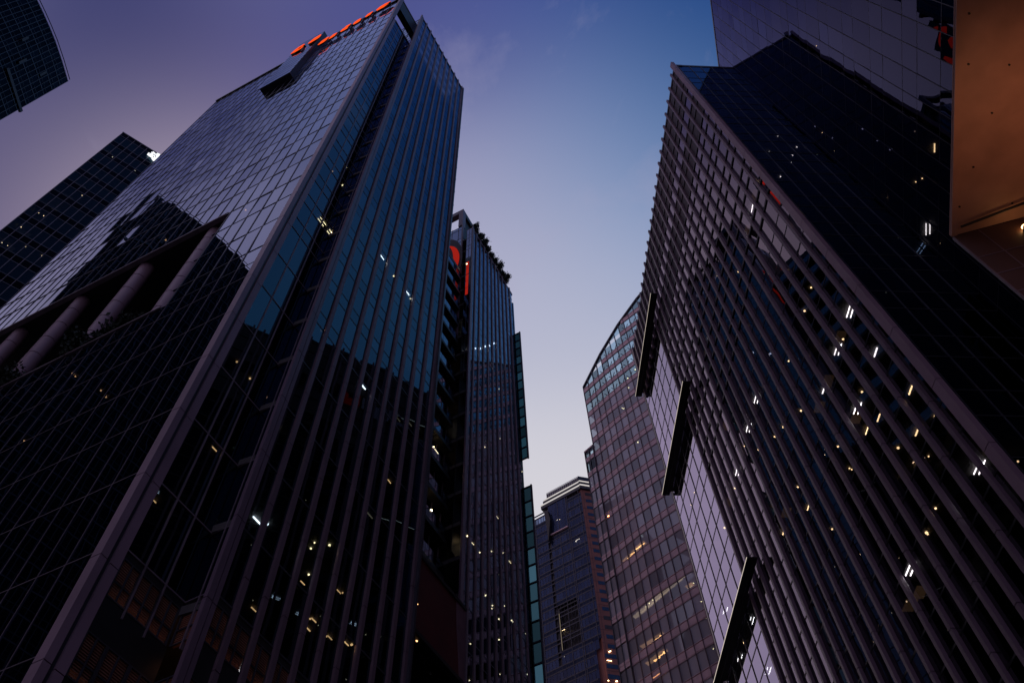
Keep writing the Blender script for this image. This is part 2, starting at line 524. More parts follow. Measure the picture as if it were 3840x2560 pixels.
# terrace slot
m = MB(); m.box(A, 8.5, 41.5, 71.3, 71.8, -9, .02); m.build('terrace_ceiling', M['black'], t1)
m = MB(); m.box(A, 8.55, 41.5, 71.0, 71.27, -.3, .14); m.build('terrace_ceiling_edge', M['mull'], t1)
m = MB(); m.box(A, 8.5, 41.5, 53.4, 53.9, -9, -.03); m.build('terrace_floor', M['black'], t1)
m = MB(); m.box(A, 8.5, 41.5, 53.9, 71.3, -9.3, -9); m.box(A, 8.25, 8.5, 53.9, 71.3, -9, -.12); m.build('terrace_wall', M['black'], t1)
m = MB(); m.box(A, 8.6, 41.5, 53.92, 54.08, -.2, .12); m.build('terrace_kerb', M['mull'], t1)
for s in (10.45, 18.2, 25.75, 33.25, 40.8):
    m = MB()
    z = 53.9
    while z < 71.2:
        b = min(z + 2.45, 71.3); m.tube(A.at(s, z, -1.0), A.at(s, b - .05, -1.0), .64, 40); z += 2.5
    m.tube(A.at(s, 53.9, -1.0), A.at(s, 71.29, -1.0), .6, 24)
    m.build('terrace_column', M['finL'], t1)
# sign box near the roof
m = MB(); m.box(A, 17.3, 23.1, 137.6, 171.0, .0, .95); sb = m.build('sign_box', M['mullA'], t1)
Sb = rng(17.35, 23.05, 1.14); Zb = rng(137.7, 170.9, 2.5)
panes(t1, A, Sb, Zb, M['gA'], d=.97, tilt=.001, name='sign_box_panel')
m = MB()
for z in Zb: m.box(A, 17.3, 23.1, z - .03, z + .03, .96, .99)
m.build('sign_box_joint', M['mullA'], t1)
LET = [
    (1.25, [(22.9, 159.9), (22.6, 164.2), (21.9, 166.3), (20.5, 167.0), (19.9, 164.8), (20.5, 163.6), (21.2, 164.3), (21.6, 161.6), (20.6, 160.6), (20.3, 161.9), (19.7, 161.5), (20.0, 159.0), (21.5, 158.4)]),
    (1.25, [(19.2, 161.0), (19.1, 163.2), (18.4, 166.9), (16.6, 167.2), (16.2, 163.6), (16.4, 161.2), (17.2, 160.6), (18.4, 160.2)]),
    (.6, [(16.7, 157.3), (16.3, 161.9), (15.1, 163.2), (14.4, 162.2), (14.6, 158.2), (15.1, 156.4), (16.2, 156.5)]),
    (.6, [(14.3, 157.9), (14.2, 160.3), (13.7, 162.4), (12.6, 161.6), (12.7, 157.3), (13.3, 156.5), (14.1, 156.9)]),
    (.6, [(12.1, 158.9), (11.9, 161.9), (11.4, 162.2), (11.3, 164.9), (9.9, 163.9), (10.3, 160.6), (10.1, 157.4), (10.8, 157.0), (11.8, 157.5)]),
    (.6, [(9.4, 159.5), (9.35, 162.6), (8.6, 164.0), (7.7, 163.2), (7.5, 158.4), (8.3, 157.6), (9.2, 158.2)]),
    (.6, [(7.0, 160.4), (6.7, 163.8), (5.3, 163.9), (5.6, 159.5), (6.5, 159.0)]),
    (.6, [(5.0, 161.5), (4.3, 164.9), (2.9, 165.3), (1.5, 164.0), (2.0, 163.0), (3.5, 162.4), (3.5, 161.8), (1.8, 161.2), (2.8, 158.7), (4.5, 159.0)]),
]
for d_, pts in LET:
    ca = sum(q[0] for q in pts) / len(pts); cb0 = sum(q[1] for q in pts) / len(pts)
    pts = [(ca + (q[0] - ca) * .82, cb0 + (q[1] - cb0) * .62) for q in pts]
    m = MB(); m.plate(A, pts, d_ - .25, d_ - .02); lb = m.build('sign_letter', M['signside'], t1)
    m = MB(); m.plate(A, pts, d_ - .015, d_ + .04); m.build('letter_face', M['signred'], lb)
m = MB()
for s in (19.6, 14.3, 12.4, 9.7, 7.3, 5.15): m.box(A, s - .07, s + .07, 157.5, 158.0 + 2.0, .05, .5 if s < 17 else 1.2)
m.build('sign_bracket', M['trim'], t1)
# corner column: two light leaves with a dark groove
m = MB()
zz = 1.0
while zz < 147.3:
    b = min(zz + FH - .05, 147.4)
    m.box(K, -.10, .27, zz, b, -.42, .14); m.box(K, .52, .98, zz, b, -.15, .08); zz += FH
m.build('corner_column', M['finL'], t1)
m = MB(); m.box(K, -.05, .95, .2, 147.3, -.3, -.04); m.build('column_groove', M['trim'], t1)
m = MB(); m.box(K, -.12, .6, 147.4, 165.2, -.4, .12); m.build('corner_post', M['fin'], t1)
# roof beam over the notch
m = MB(); m.box(K, .75, 4.75, 157.8, 164.9, -1.1, -.05); m.build('roof_beam', M['black'], t1)
m = MB(); m.box(K, .75, 4.75, 164.91, 165.3, -1.2, .05); m.build('beam_cap', M['fin'], t1)
# recessed glass strip
SK = [1.0, 2.12, 3.4, 4.68]
ZK = [27.3] + [z for z in lvz if 30 < z < 145] + [147.2]
ZK2 = []
for i, z in enumerate(ZK):
    ZK2.append(z)
    if z > 60 and i < len(ZK) - 1: ZK2.append(z + FH * .36)
panes(t1, K, SK, ZK2, M['gB'], tilt=.0012)
mullions(t1, K, SK[1:-1], ZK2, (24.5, 147.2), (1.0, 4.7), M['mull'], w=.08, out=.06)
m = MB(); m.box(K, .9, 5.0, 147.2, 147.7, -1.2, .1); m.build('strip_coping', M['trim'], t1)
# return wall between strip and fins
RW = Fr(K.at(4.7, 0, 0)[:2], 115.5, 1)
SR = [0, .85, 1.62]
panes(t1, RW, SR, ZK2, M['gR2'], tilt=.001)
mullions(t1, RW, [.85], ZK2, (24.5, 147.2), (0, 1.6), M['mull'], w=.07, out=.05)
SR2 = [-7.0, -5.4, -3.8, -2.2, -.6, 1.0, 1.6]; ZR2 = [z for z in lvz if z > 142] + [164.8]
ZR3 = []
for z in ZR2: ZR3 += [z, z + 2.1]
ZR3 = [z for z in ZR3 if 146 < z < 165]
panes(t1, RW, SR2, ZR3, M['gA'], tilt=.001, name='return_window')
mullions(t1, RW, SR2, ZR3, (147.7, 165), (-7, 1.6), M['mullA'], w=.1, out=.05, name='return_mullion')
m = MB(); m.box(RW, -7, 1.6, 147.7, 165, -.5, -.25); m.build('return_backing', M['core'], t1)
# low bands with blinds
for z0, z1 in ((24.9, 26.9), (21.2, 23.2)):
    for fr_, ss in ((K, [1.0, 2.12, 3.4, 4.6]), (RW, [.1, 1.5]), (B, [.45, 1.5, 3.0, 4.5, 6.0, 7.5])):
        for i in range(len(ss) - 1):
            m = MB(); z = z0
            while z < z1 - .05:
                m.hexa([fr_.at(ss[i] + .1, z, -.16), fr_.at(ss[i + 1] - .1, z, -.16), fr_.at(ss[i + 1] - .1, z + .02, -.05), fr_.at(ss[i] + .1, z + .02, -.05),
                        fr_.at(ss[i] + .1, z + .05, -.16), fr_.at(ss[i + 1] - .1, z + .05, -.16), fr_.at(ss[i + 1] - .1, z + .07, -.05), fr_.at(ss[i] + .1, z + .07, -.05)])
                z += .115
            bl = m.build('window_blind', M['blind'], t1)
            m = MB()
            for s in (ss[i] + .04, (ss[i] + ss[i + 1]) / 2, ss[i + 1] - .04): m.box(fr_, s - .035, s + .035, z0, z1, -.04, .03)
            for z in (z0, z1 - .06, z0 + .75): m.box(fr_, ss[i] + .02, ss[i + 1] - .02, z, z + .06, -.045, .02)
            m.build('blind_frame', M['trim'], bl)
for z0, z1 in ((.3, 21.2), (23.2, 24.9), (26.9, 27.3)):
    m = MB(); m.box(K, 1.0, 4.7, z0, z1, -.1, 0)
    m.box(B, .4, 15.2, z0, z1, -.1, -.01); m.build('spandrel_wall', M['black'], t1)
# a dim warm lamp row behind the blinds
m = MB()
for z in (24.55, 20.9):
    m.box(K, 1.2, 4.5, z, z + .05, -.9, -.75); m.box(B, .4, 8.0, z, z + .05, -.9, -.75)
m.build('blind_lamp', emit('blind_glow', (1., .42, .2), 1.0), t1)
# finned side
FS = [0.0, 1.6, 3.09, 4.6, 6.02, 7.51, 8.98, 10.42, 11.97, 13.42, 14.88]
fin(t1, B, -.12, 12, HA, .34, .24, FH, 26.6, name='fin')
fin(t1, B, .26, 12, HA - .3, .28, .20, FH, 26.6, name='fin')
for s in FS[1:]: fin(t1, B, s, 12, HA + .7, .31, .21, FH, 26.6 + FH / 2, d0=-.05, mat=M['finT'])
SB = FS + [15.25]
ZB = [27.3] + [z for z in lvz if z > 30 and z < 163] + [HA - 1.2, HA - .5]
ZB2 = []
for i, z in enumerate(ZB):
    ZB2.append(z)
    if z > 50 and z < 160: ZB2.append(z + FH * .30)
for i in range(len(FS) - 1):
    panes(t1, B, [FS[i] + .16, FS[i + 1] - .16], ZB2, M['gB'], tilt=.003)
mullions(t1, B, [], ZB2, (0, 1), (0, 15.1), M['trim'], h=.11, out=.04, name='transom')
m = MB(); m.box(B, -.1, 15.1, HA - .45, HA - .1, -.3, .1); m.build('roof_edge', M['trim'], t1)
# far end wall and back
m = MB(); m.box(B, 15.0, 15.22, .2, HA, -43, .35); m.build('end_wall', M['trim'], t1)
lev1 = lvz
T0, T4, T5, T7, T8 = (0, 0), (0, 853), (1280, 853), (0, 1706), (1280, 1706)
T3, T6, T9 = (2560, 0), (2560, 853), (2560, 1706)


def px(t, lst): return [((t[0] + q[0] * .5447, t[1] + q[1] * .5447) + tuple(q[2:])) for q in lst]


lamps(t1, A, px(T4, [(500, 1008), (518, 1025), (693, 1123), (727, 1165), (1140, 87), (165, 1470)]) + px(T0, [(1690, 1447)]), lev1, size=.11, mat=M['warm2'])
lamps(t1, K, px(T4, [(1475, 1525, 'along'), (1630, 925), (1720, 1040)]) + px(T0, [(2290, 1180)]) + px(T7, [(1055, 312, 'along')]), lev1, size=.09, mat=M['warm2'])
lamps(t1, K, [(1207, 832, 'tubes'), (1241, 878, 'tubes'), (1299, 625), (1284, 695)], lev1, size=.13)
lamps(t1, B, px(T4, [(1900, 1378), (2217, 707)]) + px(T5, [(360, 335), (475, 490)]) + px(T7, [(2125, 823), (2165, 603), (2140, 643), (2268, 620)]), lev1, size=.10)
lamps(t1, B, px(T5, [(280, 205, 'along'), (455, 450, 'along'), (150, 1095, 'bar')]), lev1, mat=M['cool'])
lamps(t1, B, px(T5, [(310, 1280, 'along'), (390, 1318, 'along'), (470, 1350, 'along'), (540, 1390, 'along')]) + px(T8, [(195, 415, 'along'), (295, 467, 'along'), (380, 510, 'along'), (465, 548, 'along'), (412, 1090, 'along')]), lev1, mat=M['thin'])
lamps(t1, B, px(T8, [(330, 182, 'along'), (35, 1298, 'along'), (70, 1305), (8, 948)]) + px(T7, [(2083, 880, 'along'), (2055, 908), (2333, 940, 'along'), (2135, 1127), (2160, 1137, 'along'), (2120, 1197, 'along'), (2270, 1257, 'along'), (2248, 1248), (1745, 1062, 'along')]), lev1, size=.1, mat=M['warm2'])
lamps(t1, B, px(T7, [(1767, 450, 'along'), (1838, 475), (1635, 1500)]), lev1, size=.16, mat=M['cool'])

# ================================================================== link block between the towers
Lf_ = Fr(B.at(0, 0, -8.3)[:2], 25.5)
lk = thing('link_block', 'dark recessed block with balconies between the two finned towers on the left', 'building', tuple(Lf_.at(20, 0)))
m = MB(); m.prism(frpoly(Lf_, [(15.3, -2.6), (31, -2.6), (31, -20), (15.3, -20)]), .1, 119.8); m.build('core_wall', M['core'], lk)
lvl = [120.9 - 4.75 * k for k in range(0, 25)]
for z in lvl[:16]:
    m = MB(); m.box(Lf_, 15.3, 31, z - 2.9, z - 2.3, -2.6, .35); m.build('balcony_slab', M['black'], lk)
    bal = []
    panes(lk, Lf_, rng(15.4, 31, 1.7), [z - 2.3, z - .9], M['gT'], d=.33, tilt=.001, name='balcony_glass')
panes(lk, Lf_, rng(15.4, 31, 1.7), sorted([z - 4.6 for z in lvl[:20]] + [z - 3.0 for z in lvl[:20]]), M['gR2'], d=-.6, tilt=.002)
mullions(lk, Lf_, rng(15.4, 31, 1.7), [], (20, 119), (15, 31), M['mull'], w=.05, out=-.45, ins=-.6)
m = MB(); m.box(Lf_, 15.3, 31, 120.0, 121.0, -2.6, .38); m.build('parapet', M['black'], lk)
lamps(lk, Lf_, px(T5, [(630, 1262), (690, 1360), (603, 1443, 'along'), (655, 1540, 'along'), (633, 1510), (803, 1147), (790, 1478, 'along')]) + px(T8, [(618, 380), (616, 565), (820, 95), (805, 272), (812, 292), (795, 757)]), lvl, size=.2)
lamps(lk, Lf_, px(T5, [(830, 875), (843, 890)]) + px(T8, [(800, 70, 'along')]), lvl, size=.28, mat=M['cool'])

rs = thing('mirrored_sign', 'red curved emblem on a dark board added unseen on the link roof for reflections', 'sign', tuple(B.at(20, 120, -5)))  # added behind the tall tower so the right-hand glass mirrors its red
m = MB(); m.box(B, 17.6, 22.6, 129.5, 143.0, -5.4, -5.1); m.build('sign_board', M['signside'], rs)
m = MB()
for s in (18.2, 20.1, 22.0): m.box(B, s - .1, s + .1, 120.9, 129.5, -5.35, -5.15)
m.build('sign_post', M['trim'], rs)
def arc(cs, cz, ra, rb, a0, a1, fa=1.0, n=14):
    return [(cs + ra * math.cos(rad(a0 + (a1 - a0) * k / n)), cz + ra * fa * math.sin(rad(a0 + (a1 - a0) * k / n))) for k in range(n + 1)] + \
           [(cs + rb * math.cos(rad(a1 + (a0 - a1) * k / n)), cz + rb * fa * math.sin(rad(a1 + (a0 - a1) * k / n))) for k in range(n + 1)]
for pts in (arc(20.1, 139.4, 2.2, .7, 10, 170, 1.3), arc(20.3, 134.0, 2.0, .3, 120, 330, 1.5), [(21.2, 130.4), (22.2, 130.4), (22.2, 136.6), (21.6, 136.0)]):
    m = MB(); m.plate(B, pts, -5.08, -4.95); m.build('emblem_piece', M['redsign'], rs)

bn = thing('red_fascia_band', 'long dark red fascia panel low between the two finned towers with a painted pink reflection', 'fascia', tuple(B.at(18, 37)))
m = MB(); m.box(B, 15.25, 20.6, 36.7, 42.5, -.4, -.1); m.build('red_panel', M['red'], bn)
m = MB(); m.plate(B, [(20.6, 42.5), (21.95, 42.5), (21.95, 36.6), (21.3, 36.6), (21.1, 38.2), (20.75, 40.4)], -.4, -.08); m.build('pink_reflection', M['pinkreflect'], bn)  # reflection at the end of the band, put into a pink colour
m = MB(); m.plate(B, [(20.6, 36.7), (20.6, 42.5), (20.75, 40.4), (21.1, 38.2), (21.3, 36.7)], -.4, -.1); m.build('red_panel_end', M['red'], bn)
m = MB(); m.box(B, 15.25, 21.95, 42.5, 42.8, -3, 0); m.build('fascia_cap', M['black'], bn)
m = MB(); m.box(B, 15.25, 21.95, 36.3, 36.6, -3, 0); m.box(B, 15.25, 21.9, .2, 36.3, -.9, -.6)
m.build('lower_wall', M['black'], bn)
panes(bn, B, rng(15.3, 21.9, 1.32), rng(11, 36.2, 5.03), M['gR2'], d=-.35, tilt=.002)
lamps(bn, B, px(T8, [(515, 1015, 'along')]), [40.3], size=.1, mat=M['warm2'], min_in=-.06, maxin=-.02)
lamps(bn, B, px(T8, [(520, 1222, 'along'), (500, 1215, 'along'), (518, 1280)]), [36], size=.1, mat=M['warm2'], min_in=.38, maxin=.5)

# ================================================================== T2 second finned tower
HT = 138.0
T = Fr((-5.39639, 59.78686), 25.1)
t2 = thing('office_tower', 'shorter finned tower with shrubs along its roof edge and a red ring for a reflection', 'building', tuple(T.at(0, 0)))
lv2 = [138.6 - 4.7 * k for k in range(0, 29)]
sl2 = MB()
for z in lv2[1:]: sl2.prism(frpoly(T, [(-1.4, -.2), (13.4, -.2), (13.4, -14), (-1.4, -14)]), z, z + .5)
sl2.build('floor_slab', M['slab'], t2)
m = MB(); m.prism(frpoly(T, [(1.2, -3.2), (11.6, -3.2), (11.6, -12), (1.2, -12)]), .1, 136.5); m.build('core_wall', M['core'], t2)
FT = [0.0, 1.44, 2.84, 4.22, 5.6, 6.92, 8.25, 9.66, 11.1, 12.55]
fin(t2, T, -1.38, 8, HT + .3, .34, .22, 4.7, 30, name='fin'); fin(t2, T, -1.02, 8, HT, .26, .16, 4.7, 30, name='fin')
for s in FT: fin(t2, T, s, 8, HT + .3, .28, .15, 4.7, 30, mat=M['finT'])
ST = [-1.2] + FT + [13.7]
ZT = []
for z in sorted(lv2): ZT += [z, z + 1.5]
ZT = [z for z in ZT if 8 < z < 137]
for i in range(len(ST) - 1): panes(t2, T, [ST[i] + .18, ST[i + 1] - .18], ZT + [137.4], M['gT'], tilt=.0012)
mullions(t2, T, [], ZT, (0, 1), (-1.3, 13.6), M['trim'], h=.1, out=.04, name='transom')
m = MB(); m.box(T, -1.4, 13.8, 137.4, 138.0, -1.2, .05); m.build('roof_edge', M['fin'], t2)
m = MB(); m.box(T, 13.75, 13.98, 8, 134.5, -6, .1); m.build('end_wall', M['gT'], t2)
Wf = Fr((T.at(-1.5, 0, .1))[:2], -65, -1)      # wall that looks back at the first tower
ZW = [z for z in sorted(ZT) if 100 < z]
panes(t2, Wf, [.15, .62, 1.1], ZW + [137.5], M['gT'], tilt=.001)
mullions(t2, Wf, [.62], ZW, (90, 137.5), (.1, 1.1), M['trim'], w=.06, out=.04)
m = MB(); m.box(Wf, 1.1, 2.0, 60, 138, -2.2, -2.0); m.box(Wf, 1.1, 1.16, 60, 138, -2, 0); m.build('wall_recess', M['black'], t2)
SW = [2.1, 2.9, 4.2, 5.5, 6.8, 8.1, 9.4]
ZW2 = [z for z in ZW if z > 118] + [139.4, 140.6]
panes(t2, Wf, SW, ZW2, M['gT'], tilt=.001)
mullions(t2, Wf, SW[1:], ZW2, (119, 141), (2.1, 9.4), M['trim'], w=.07, out=.05)
m = MB(); m.box(Wf, 1.95, 2.2, 100, 141.2, -.3, .12); m.build('wall_edge', M['fin'], t2)
m = MB(); m.box(Wf, 2.2, 9.4, 100, 141, -.6, -.35); m.build('wall_backing', M['core'], t2)
# roof frame
m = MB(); m.box(Wf, 2.1, 3.0, 141.2, 148.6, -.9, .1); m.build('frame_post', M['fin'], t2)
m = MB(); m.box(Wf, 3.0, 9.5, 147.2, 148.6, -.9, .1); m.build('frame_beam', M['fin'], t2)
Wt = Fr(Wf.at(2.1, 0, .1)[:2], 25.1)
m = MB(); m.box(Wt, .9, 6.0, 146.9, 148.55, -.9, 0.0); m.box(Wt, .92, 6.0, 138.2, 146.9, -.6, -.4); m.build('frame_side', M['black'], t2)
# red ring glowing on the wall for a sign mirrored in its glass
ring = []
cx, cz = 5.6, 127.0
for k in range(25):
    a = rad(-90 + 180 * k / 24); ring.append((cx - 3.35 * math.cos(a), cz + 7.2 * math.sin(a)))
for k in range(25):
    a = rad(90 - 180 * k / 24); ring.append((cx - 2.2 * math.cos(a), cz + 7.6 * math.sin(a)))
m = MB()
disc = [(cx - 3.9 * math.cos(rad(t_)), cz + 10.2 * math.sin(rad(t_))) for t_ in range(-90, 91, 8)] + [(9.2, cz + 10.2), (9.2, cz - 10.2)]
m.plate(Wf, disc, .08, .2); sg = m.build('ring_reflection', M['louvre'], t2)
for k in range(0, 24, 2):
    m = MB(); m.plate(Wf, [ring[k], ring[k + 1], ring[k + 2], ring[49 - k - 2], ring[49 - k - 1], ring[49 - k]], .21, .3)
    m.build('ring_segment', M['redring'], sg)
m = MB(); m.plate(Wf, [(7.3, 124), (9.2, 124), (9.2, 131), (8.0, 132.5), (7.3, 129)], .21, .3); m.build('ring_centre', M['redring'], sg)
for z0 in (112.9, 115.2, 117.5, 119.9, 122.2):
    m = MB(); m.box(Wf, .45, .9, z0, z0 + 2.1, .02, .06); m.build('red_glow_strip', M['redring'], t2)  # red strips glowing on the narrow glass
lamps(t2, Wf, [(1751, 990)], [125.4], size=.16, min_in=-.3, maxin=-.1, mat=M['warm'])
lev2 = sorted(lv2)
lamps(t2, T, px(T5, [(888, 845), (922, 832), (956, 832), (988, 818), (1020, 812), (1050, 797)]), lev2, size=.2, mat=M['cool'])
lamps(t2, T, px(T5, [(1085, 1112), (1210, 1315), (1092, 1453), (988, 1512), (990, 1475)]) + px(T8, [(865, 557), (905, 610, 'along'), (953, 670), (1033, 663), (1114, 673), (1160, 735, 'along'), (993, 965), (1040, 1035), (1037, 1055), (1123, 1037), (1085, 1128), (1172, 1137), (1085, 1270), (888, 1298), (1090, 1508), (882, 1550), (1243, 350), (1075, 430, 'along'), (1283, 1027), (1090, 820)]), lev2, size=.11)
# teal glass screens that stand out from the far end
for z0, z1, n, nm in ((90.0, 123.5, 14, 0), (30.0, 84.5, 20, 1)):
    s0 = 14.0
    Q = Fr(T.at(14.05 + nm * .35, 0, -.25)[:2], 115.1, -1)
    zs = rng(z0, z1, (z1 - z0) / n); wq = 1.08
    m = MB(); m.box(Q, -.28, .02, z0 - .2, z1, -.35, 0.0); m.box(Q, wq, wq + .2, z0 - .2, z1 + .2, -.12, .12)
    for z in zs: m.box(Q, .02, wq, z - .09, z + .09, -.1, .1)
    fm = m.build('screen_frame', M['trim'], t2)
    panes(t2, Q, [.02, wq], zs, M['teal'] if nm else M['teal2'], tilt=.0, name='screen_pane')


# ================================================================== planting
def shrub(name, label, cat, loc, rx, ry, h, n, group=None, seed=0, tr=(0, 0, 0)):
    random.seed(seed)
    t = thing(name, label, cat, loc, group)
    base = Vector(loc)
    st = MB(); clumps = []
    for k in range(7):
        p = Vector((random.uniform(-rx, rx) * .7, random.uniform(-ry, ry) * .7, h * random.uniform(.45, 1)))
        st.tube(base + Vector((p.x * .2, p.y * .2, 0)), base + p, .025, 5); clumps.append(p)
    st.build('stem', M['bark'], t)
    lf = MB()
    for k in range(n):
        c_ = random.choice(clumps); f_ = random.random() ** .5
        p = Vector((random.gauss(c_.x * f_, rx * .22), random.gauss(c_.y * f_, ry * .22), max(.02, random.gauss(c_.z * (.35 + .65 * f_), h * .13))))
        a = Vector((random.gauss(0, 1), random.gauss(0, 1), random.gauss(0, 1))).normalized(); b_ = a.orthogonal().normalized()
        l = random.uniform(.10, .22); w = l * .6
        q = base + p
        lf.face([q - a * l, q + b_ * w, q + a * l, q - b_ * w])
    lf.build('foliage', M['leaf'], t)
    return t


rp = [((-.3, .7), 2.6, 'shrub above the corner of the planted roof, nearest the open roof frame'), ((1.3, .6), 2.4, 'second shrub of the roof planting counted from the open roof frame'),
      ((2.9, .6), 2.4, 'third shrub of the roof planting counted from the open roof frame'), ((3.9, .8), 1.3, 'small shrub leaning out of the roof planting before its gap'),
      ((5.6, .6), 1.7, 'low shrub just past the gap in the roof planting'), ((7.0, .6), 2.2, 'shrub in the middle of the roof planting past the gap'),
      ((8.4, .7), 2.9, 'tallest bushy shrub of the roof planting'), ((9.9, .6), 2.2, 'second to last shrub of the roof planting'), ((11.3, .7), 2.7, 'last shrub at the far end of the roof planting')]
for i, ((s, d), h, lab) in enumerate(rp):
    q = T.at(s, 138.0, d - .5)
    shrub('rooftop_shrub', lab, 'shrub', tuple(q), 1.0, .8, h, 900, 'shrubs along the roof edge of the second tower', 40 + i)
m = MB(); m.box(T, -1.2, 12.8, 138.0, 138.35, -1.1, -.25); o = m.build('roof_planter', M['earth'], t2)
tp = [(15.6, 2.6, 'dark shrub just right of the second round terrace column from the right'), (17.3, 3.3, 'leafy shrub in front of the foot of the second terrace column from the right'),
      (25.0, 3.2, 'leafy shrub in front of the third round terrace column from the right'), (23.6, 2.3, 'dim bush between the second and third terrace columns from the right'), (13.2, 2.8, 'dim bush between the first and second terrace columns from the right')]
for i, (s, h, lab) in enumerate(tp):
    q = A.at(s, 53.9, .05 if i in (1, 2) else -.5)
    shrub('terrace_shrub', lab, 'shrub', tuple(q), 1.3, .9, h, 900, 'shrubs on the terrace of the tall left tower', 60 + i)
random.seed(11)

# ================================================================== upper left tower, curved roof line
HU = 208.0
ux = [(-104.1, 45.0), (-104.0, 40.4), (-104.1, 35.8), (-104.4, 32.6), (-104.8, 29.6), (-105.3, 26.6), (-106.4, 21), (-108.2, 14), (-111, 6), (-116, -2), (-124, -8), (-136, -10), (-150, -4), (-152, 45)]
ul = thing('curved_tower', 'dark tower in the top left corner with a curved front of small blue black panes', 'building', (-104, 45, 0))
m = MB(); inn = [(p[0] - .9, p[1] - (1.8 if i == 0 else 0)) for i, p in enumerate(ux[:-2])] + [(-149, -3), (-149, 43)]
m.prism(inn, .1, HU - .1); m.build('core_wall', M['core'], ul)
zu = rng(2.0, HU - .2, 4.2)
mu = MB()
for i in range(12):
    a, b = Vector((*ux[i], 0)), Vector((*ux[i + 1], 0))
    w = (b - a).length; az_ = math.degrees(math.atan2((b - a).x, (b - a).y))
    f = Fr(a[:2], az_, -1)
    S = rng(0, w, 1.15)
    zlow = 2 if i < 9 else 40
    zz_ = [z for z in zu if z > zlow]
    panes(ul, f, S, zz_, M['gU'], tilt=.003)
    for s in S[:-1]: mu.box(f, s - .06, s + .06, zlow, HU, -.1, .14)
    for z in zz_: mu.box(f, 0, w, z - .14, z + .14, -.12, .08); mu.box(f, 0, w, z + 1.3, z + 1.4, -.12, .05)
mu.build('mullion', M['mullA'], ul)
f = Fr(ux[0], -88, 1)
side = MB(); side.box(f, 0, 48, .1, HU, -.5, 0); side.build('side_wall', M['mullA'], ul)
m = MB(); m.prism(ux, HU - .4, HU + .02); m.build('roof_slab', M['mullA'], ul)
m = MB()
f0_ = Fr(ux[0], 178.4, -1)
m.box(f0_, -.7, 8.5, 183.3, 184.3, -.2, .3); m.build('recessed_slot', M['black'], ul)
for s, z0, z1 in ((3.9, 196, 199), (8.2, 189, 192.5), (12.1, 193, 196)):
    m = MB(); m.box(f0_, s, s + .5, z0, z1, .02, .16); m.build('dark_opening', M['black'], ul)

sw = thing('added_dark_block', 'plain dark block added out of view, seen only mirrored in the tall left tower', 'building', (-90, -30, 0))  # unseen block added to darken what the tall tower mirrors
m = MB(); m.prism([(-125, -60), (-70, -60), (-70, -14), (-125, -14)], .1, 95); m.build('wall', M['core'], sw)
f = Fr((-70, -60), 0, 1)
panes(sw, f, rng(0, 46, 3.8), rng(4, 94, 4.5), M['gU'], d=.1, tilt=.003)

# ================================================================== mid left tower with the white emblem
KL = 1.15
Lt = Fr((-99.216, 61.074), 50.5, k=KL, z0=-.24)
lt = thing('office_tower', 'dark navy tower at the left with a glowing white emblem at its top corner', 'building', tuple(Lt.at(0, 0)))
m = MB(); m.box(Lt, 3, 28, .3, 189.6, -24, -2.5); m.build('core_wall', M['core'], lt)
lvL = [190 - 5.95 * k for k in range(0, 26)]
m = MB()
for z in lvL[1:]: m.box(Lt, .1, 30, z - .35, z, -3, -.15)
m.build('floor_slab', M['slab'], lt)
ZL = []
for z in lvL: ZL += [z, z - 2.0]
ZL = sorted(ZL)[2:]
m = MB(); m.box(Lt, .05, 30, 183.5, 189.9, -.6, -.3); m.build('parapet_backing', M['core'], lt)
spand = lambda s, z: M['mullA'] if any(0 < l - z < 2.0 for l in lvL) else M['gL']
panes(lt, Lt, rng(0, 30, 1.5), ZL, M['gL'], tilt=.002, pick=lambda s, z: M['gU'] if any(0 < l - z < 2.0 for l in lvL) else M['gL'])
m = MB()
for s in rng(0, 30, 1.5): m.box(Lt, s - .05, s + .05, 40, 190, -.05, .1)
m.build('mullion', M['mull'], lt)
m = MB()
for z in ZL: m.box(Lt, 0, 30, z - .12, z + .12, -.06, .06)
m.box(Lt, -.1, 30, 189.7, 190.1, -1, .14)
m.build('transom', M['mullA'], lt)
m = MB(); m.box(Lt, -.02, .3, .3, 190, -26, -.12); m.build('side_wall', M['mullA'], lt)
pL = [(7.01, 186.42), (6.97, 187.19), (7.25, 187.46), (7.75, 187.68), (7.94, 187.58), (7.28, 188.42), (7.46, 188.46), (7.48, 189.05), (7.85, 188.88), (8.26, 188.6), (8.31, 189.01), (8.3, 189.46), (8.76, 189.59), (9.0, 189.57), (9.04, 188.29), (9.32, 188.33), (9.32, 188.05), (9.16, 187.95), (9.33, 187.36), (9.05, 187.3), (9.3, 186.75), (9.33, 186.31), (9.01, 186.35), (9.35, 185.95), (9.19, 185.63), (8.87, 185.35), (8.27, 185.84), (8.19, 186.28), (7.7, 186.25)]
m = MB(); m.plate(Lt, pL, .2, .45); em = m.build('emblem', M['logo'], lt)
for cs, cz_, r_ in ((8.04, 187.74, .16), (8.45, 187.81, .14), (8.3, 186.76, .15), (8.62, 187.32, .12), (7.3, 187.1, .07), (7.35, 186.8, .07)):
    m = MB(); r_ *= 1.3; m.plate(Lt, [(cs - r_, cz_ + r_ * .6), (cs, cz_ - r_), (cs + r_, cz_ - r_ * .3), (cs + r_ * .5, cz_ + r_)], .46, .5); m.build('emblem_gap', M['black'], em)
I6 = lambda l: [((q[0] * .4336, 480 + q[1] * .4336) + tuple(q[2:])) for q in l]
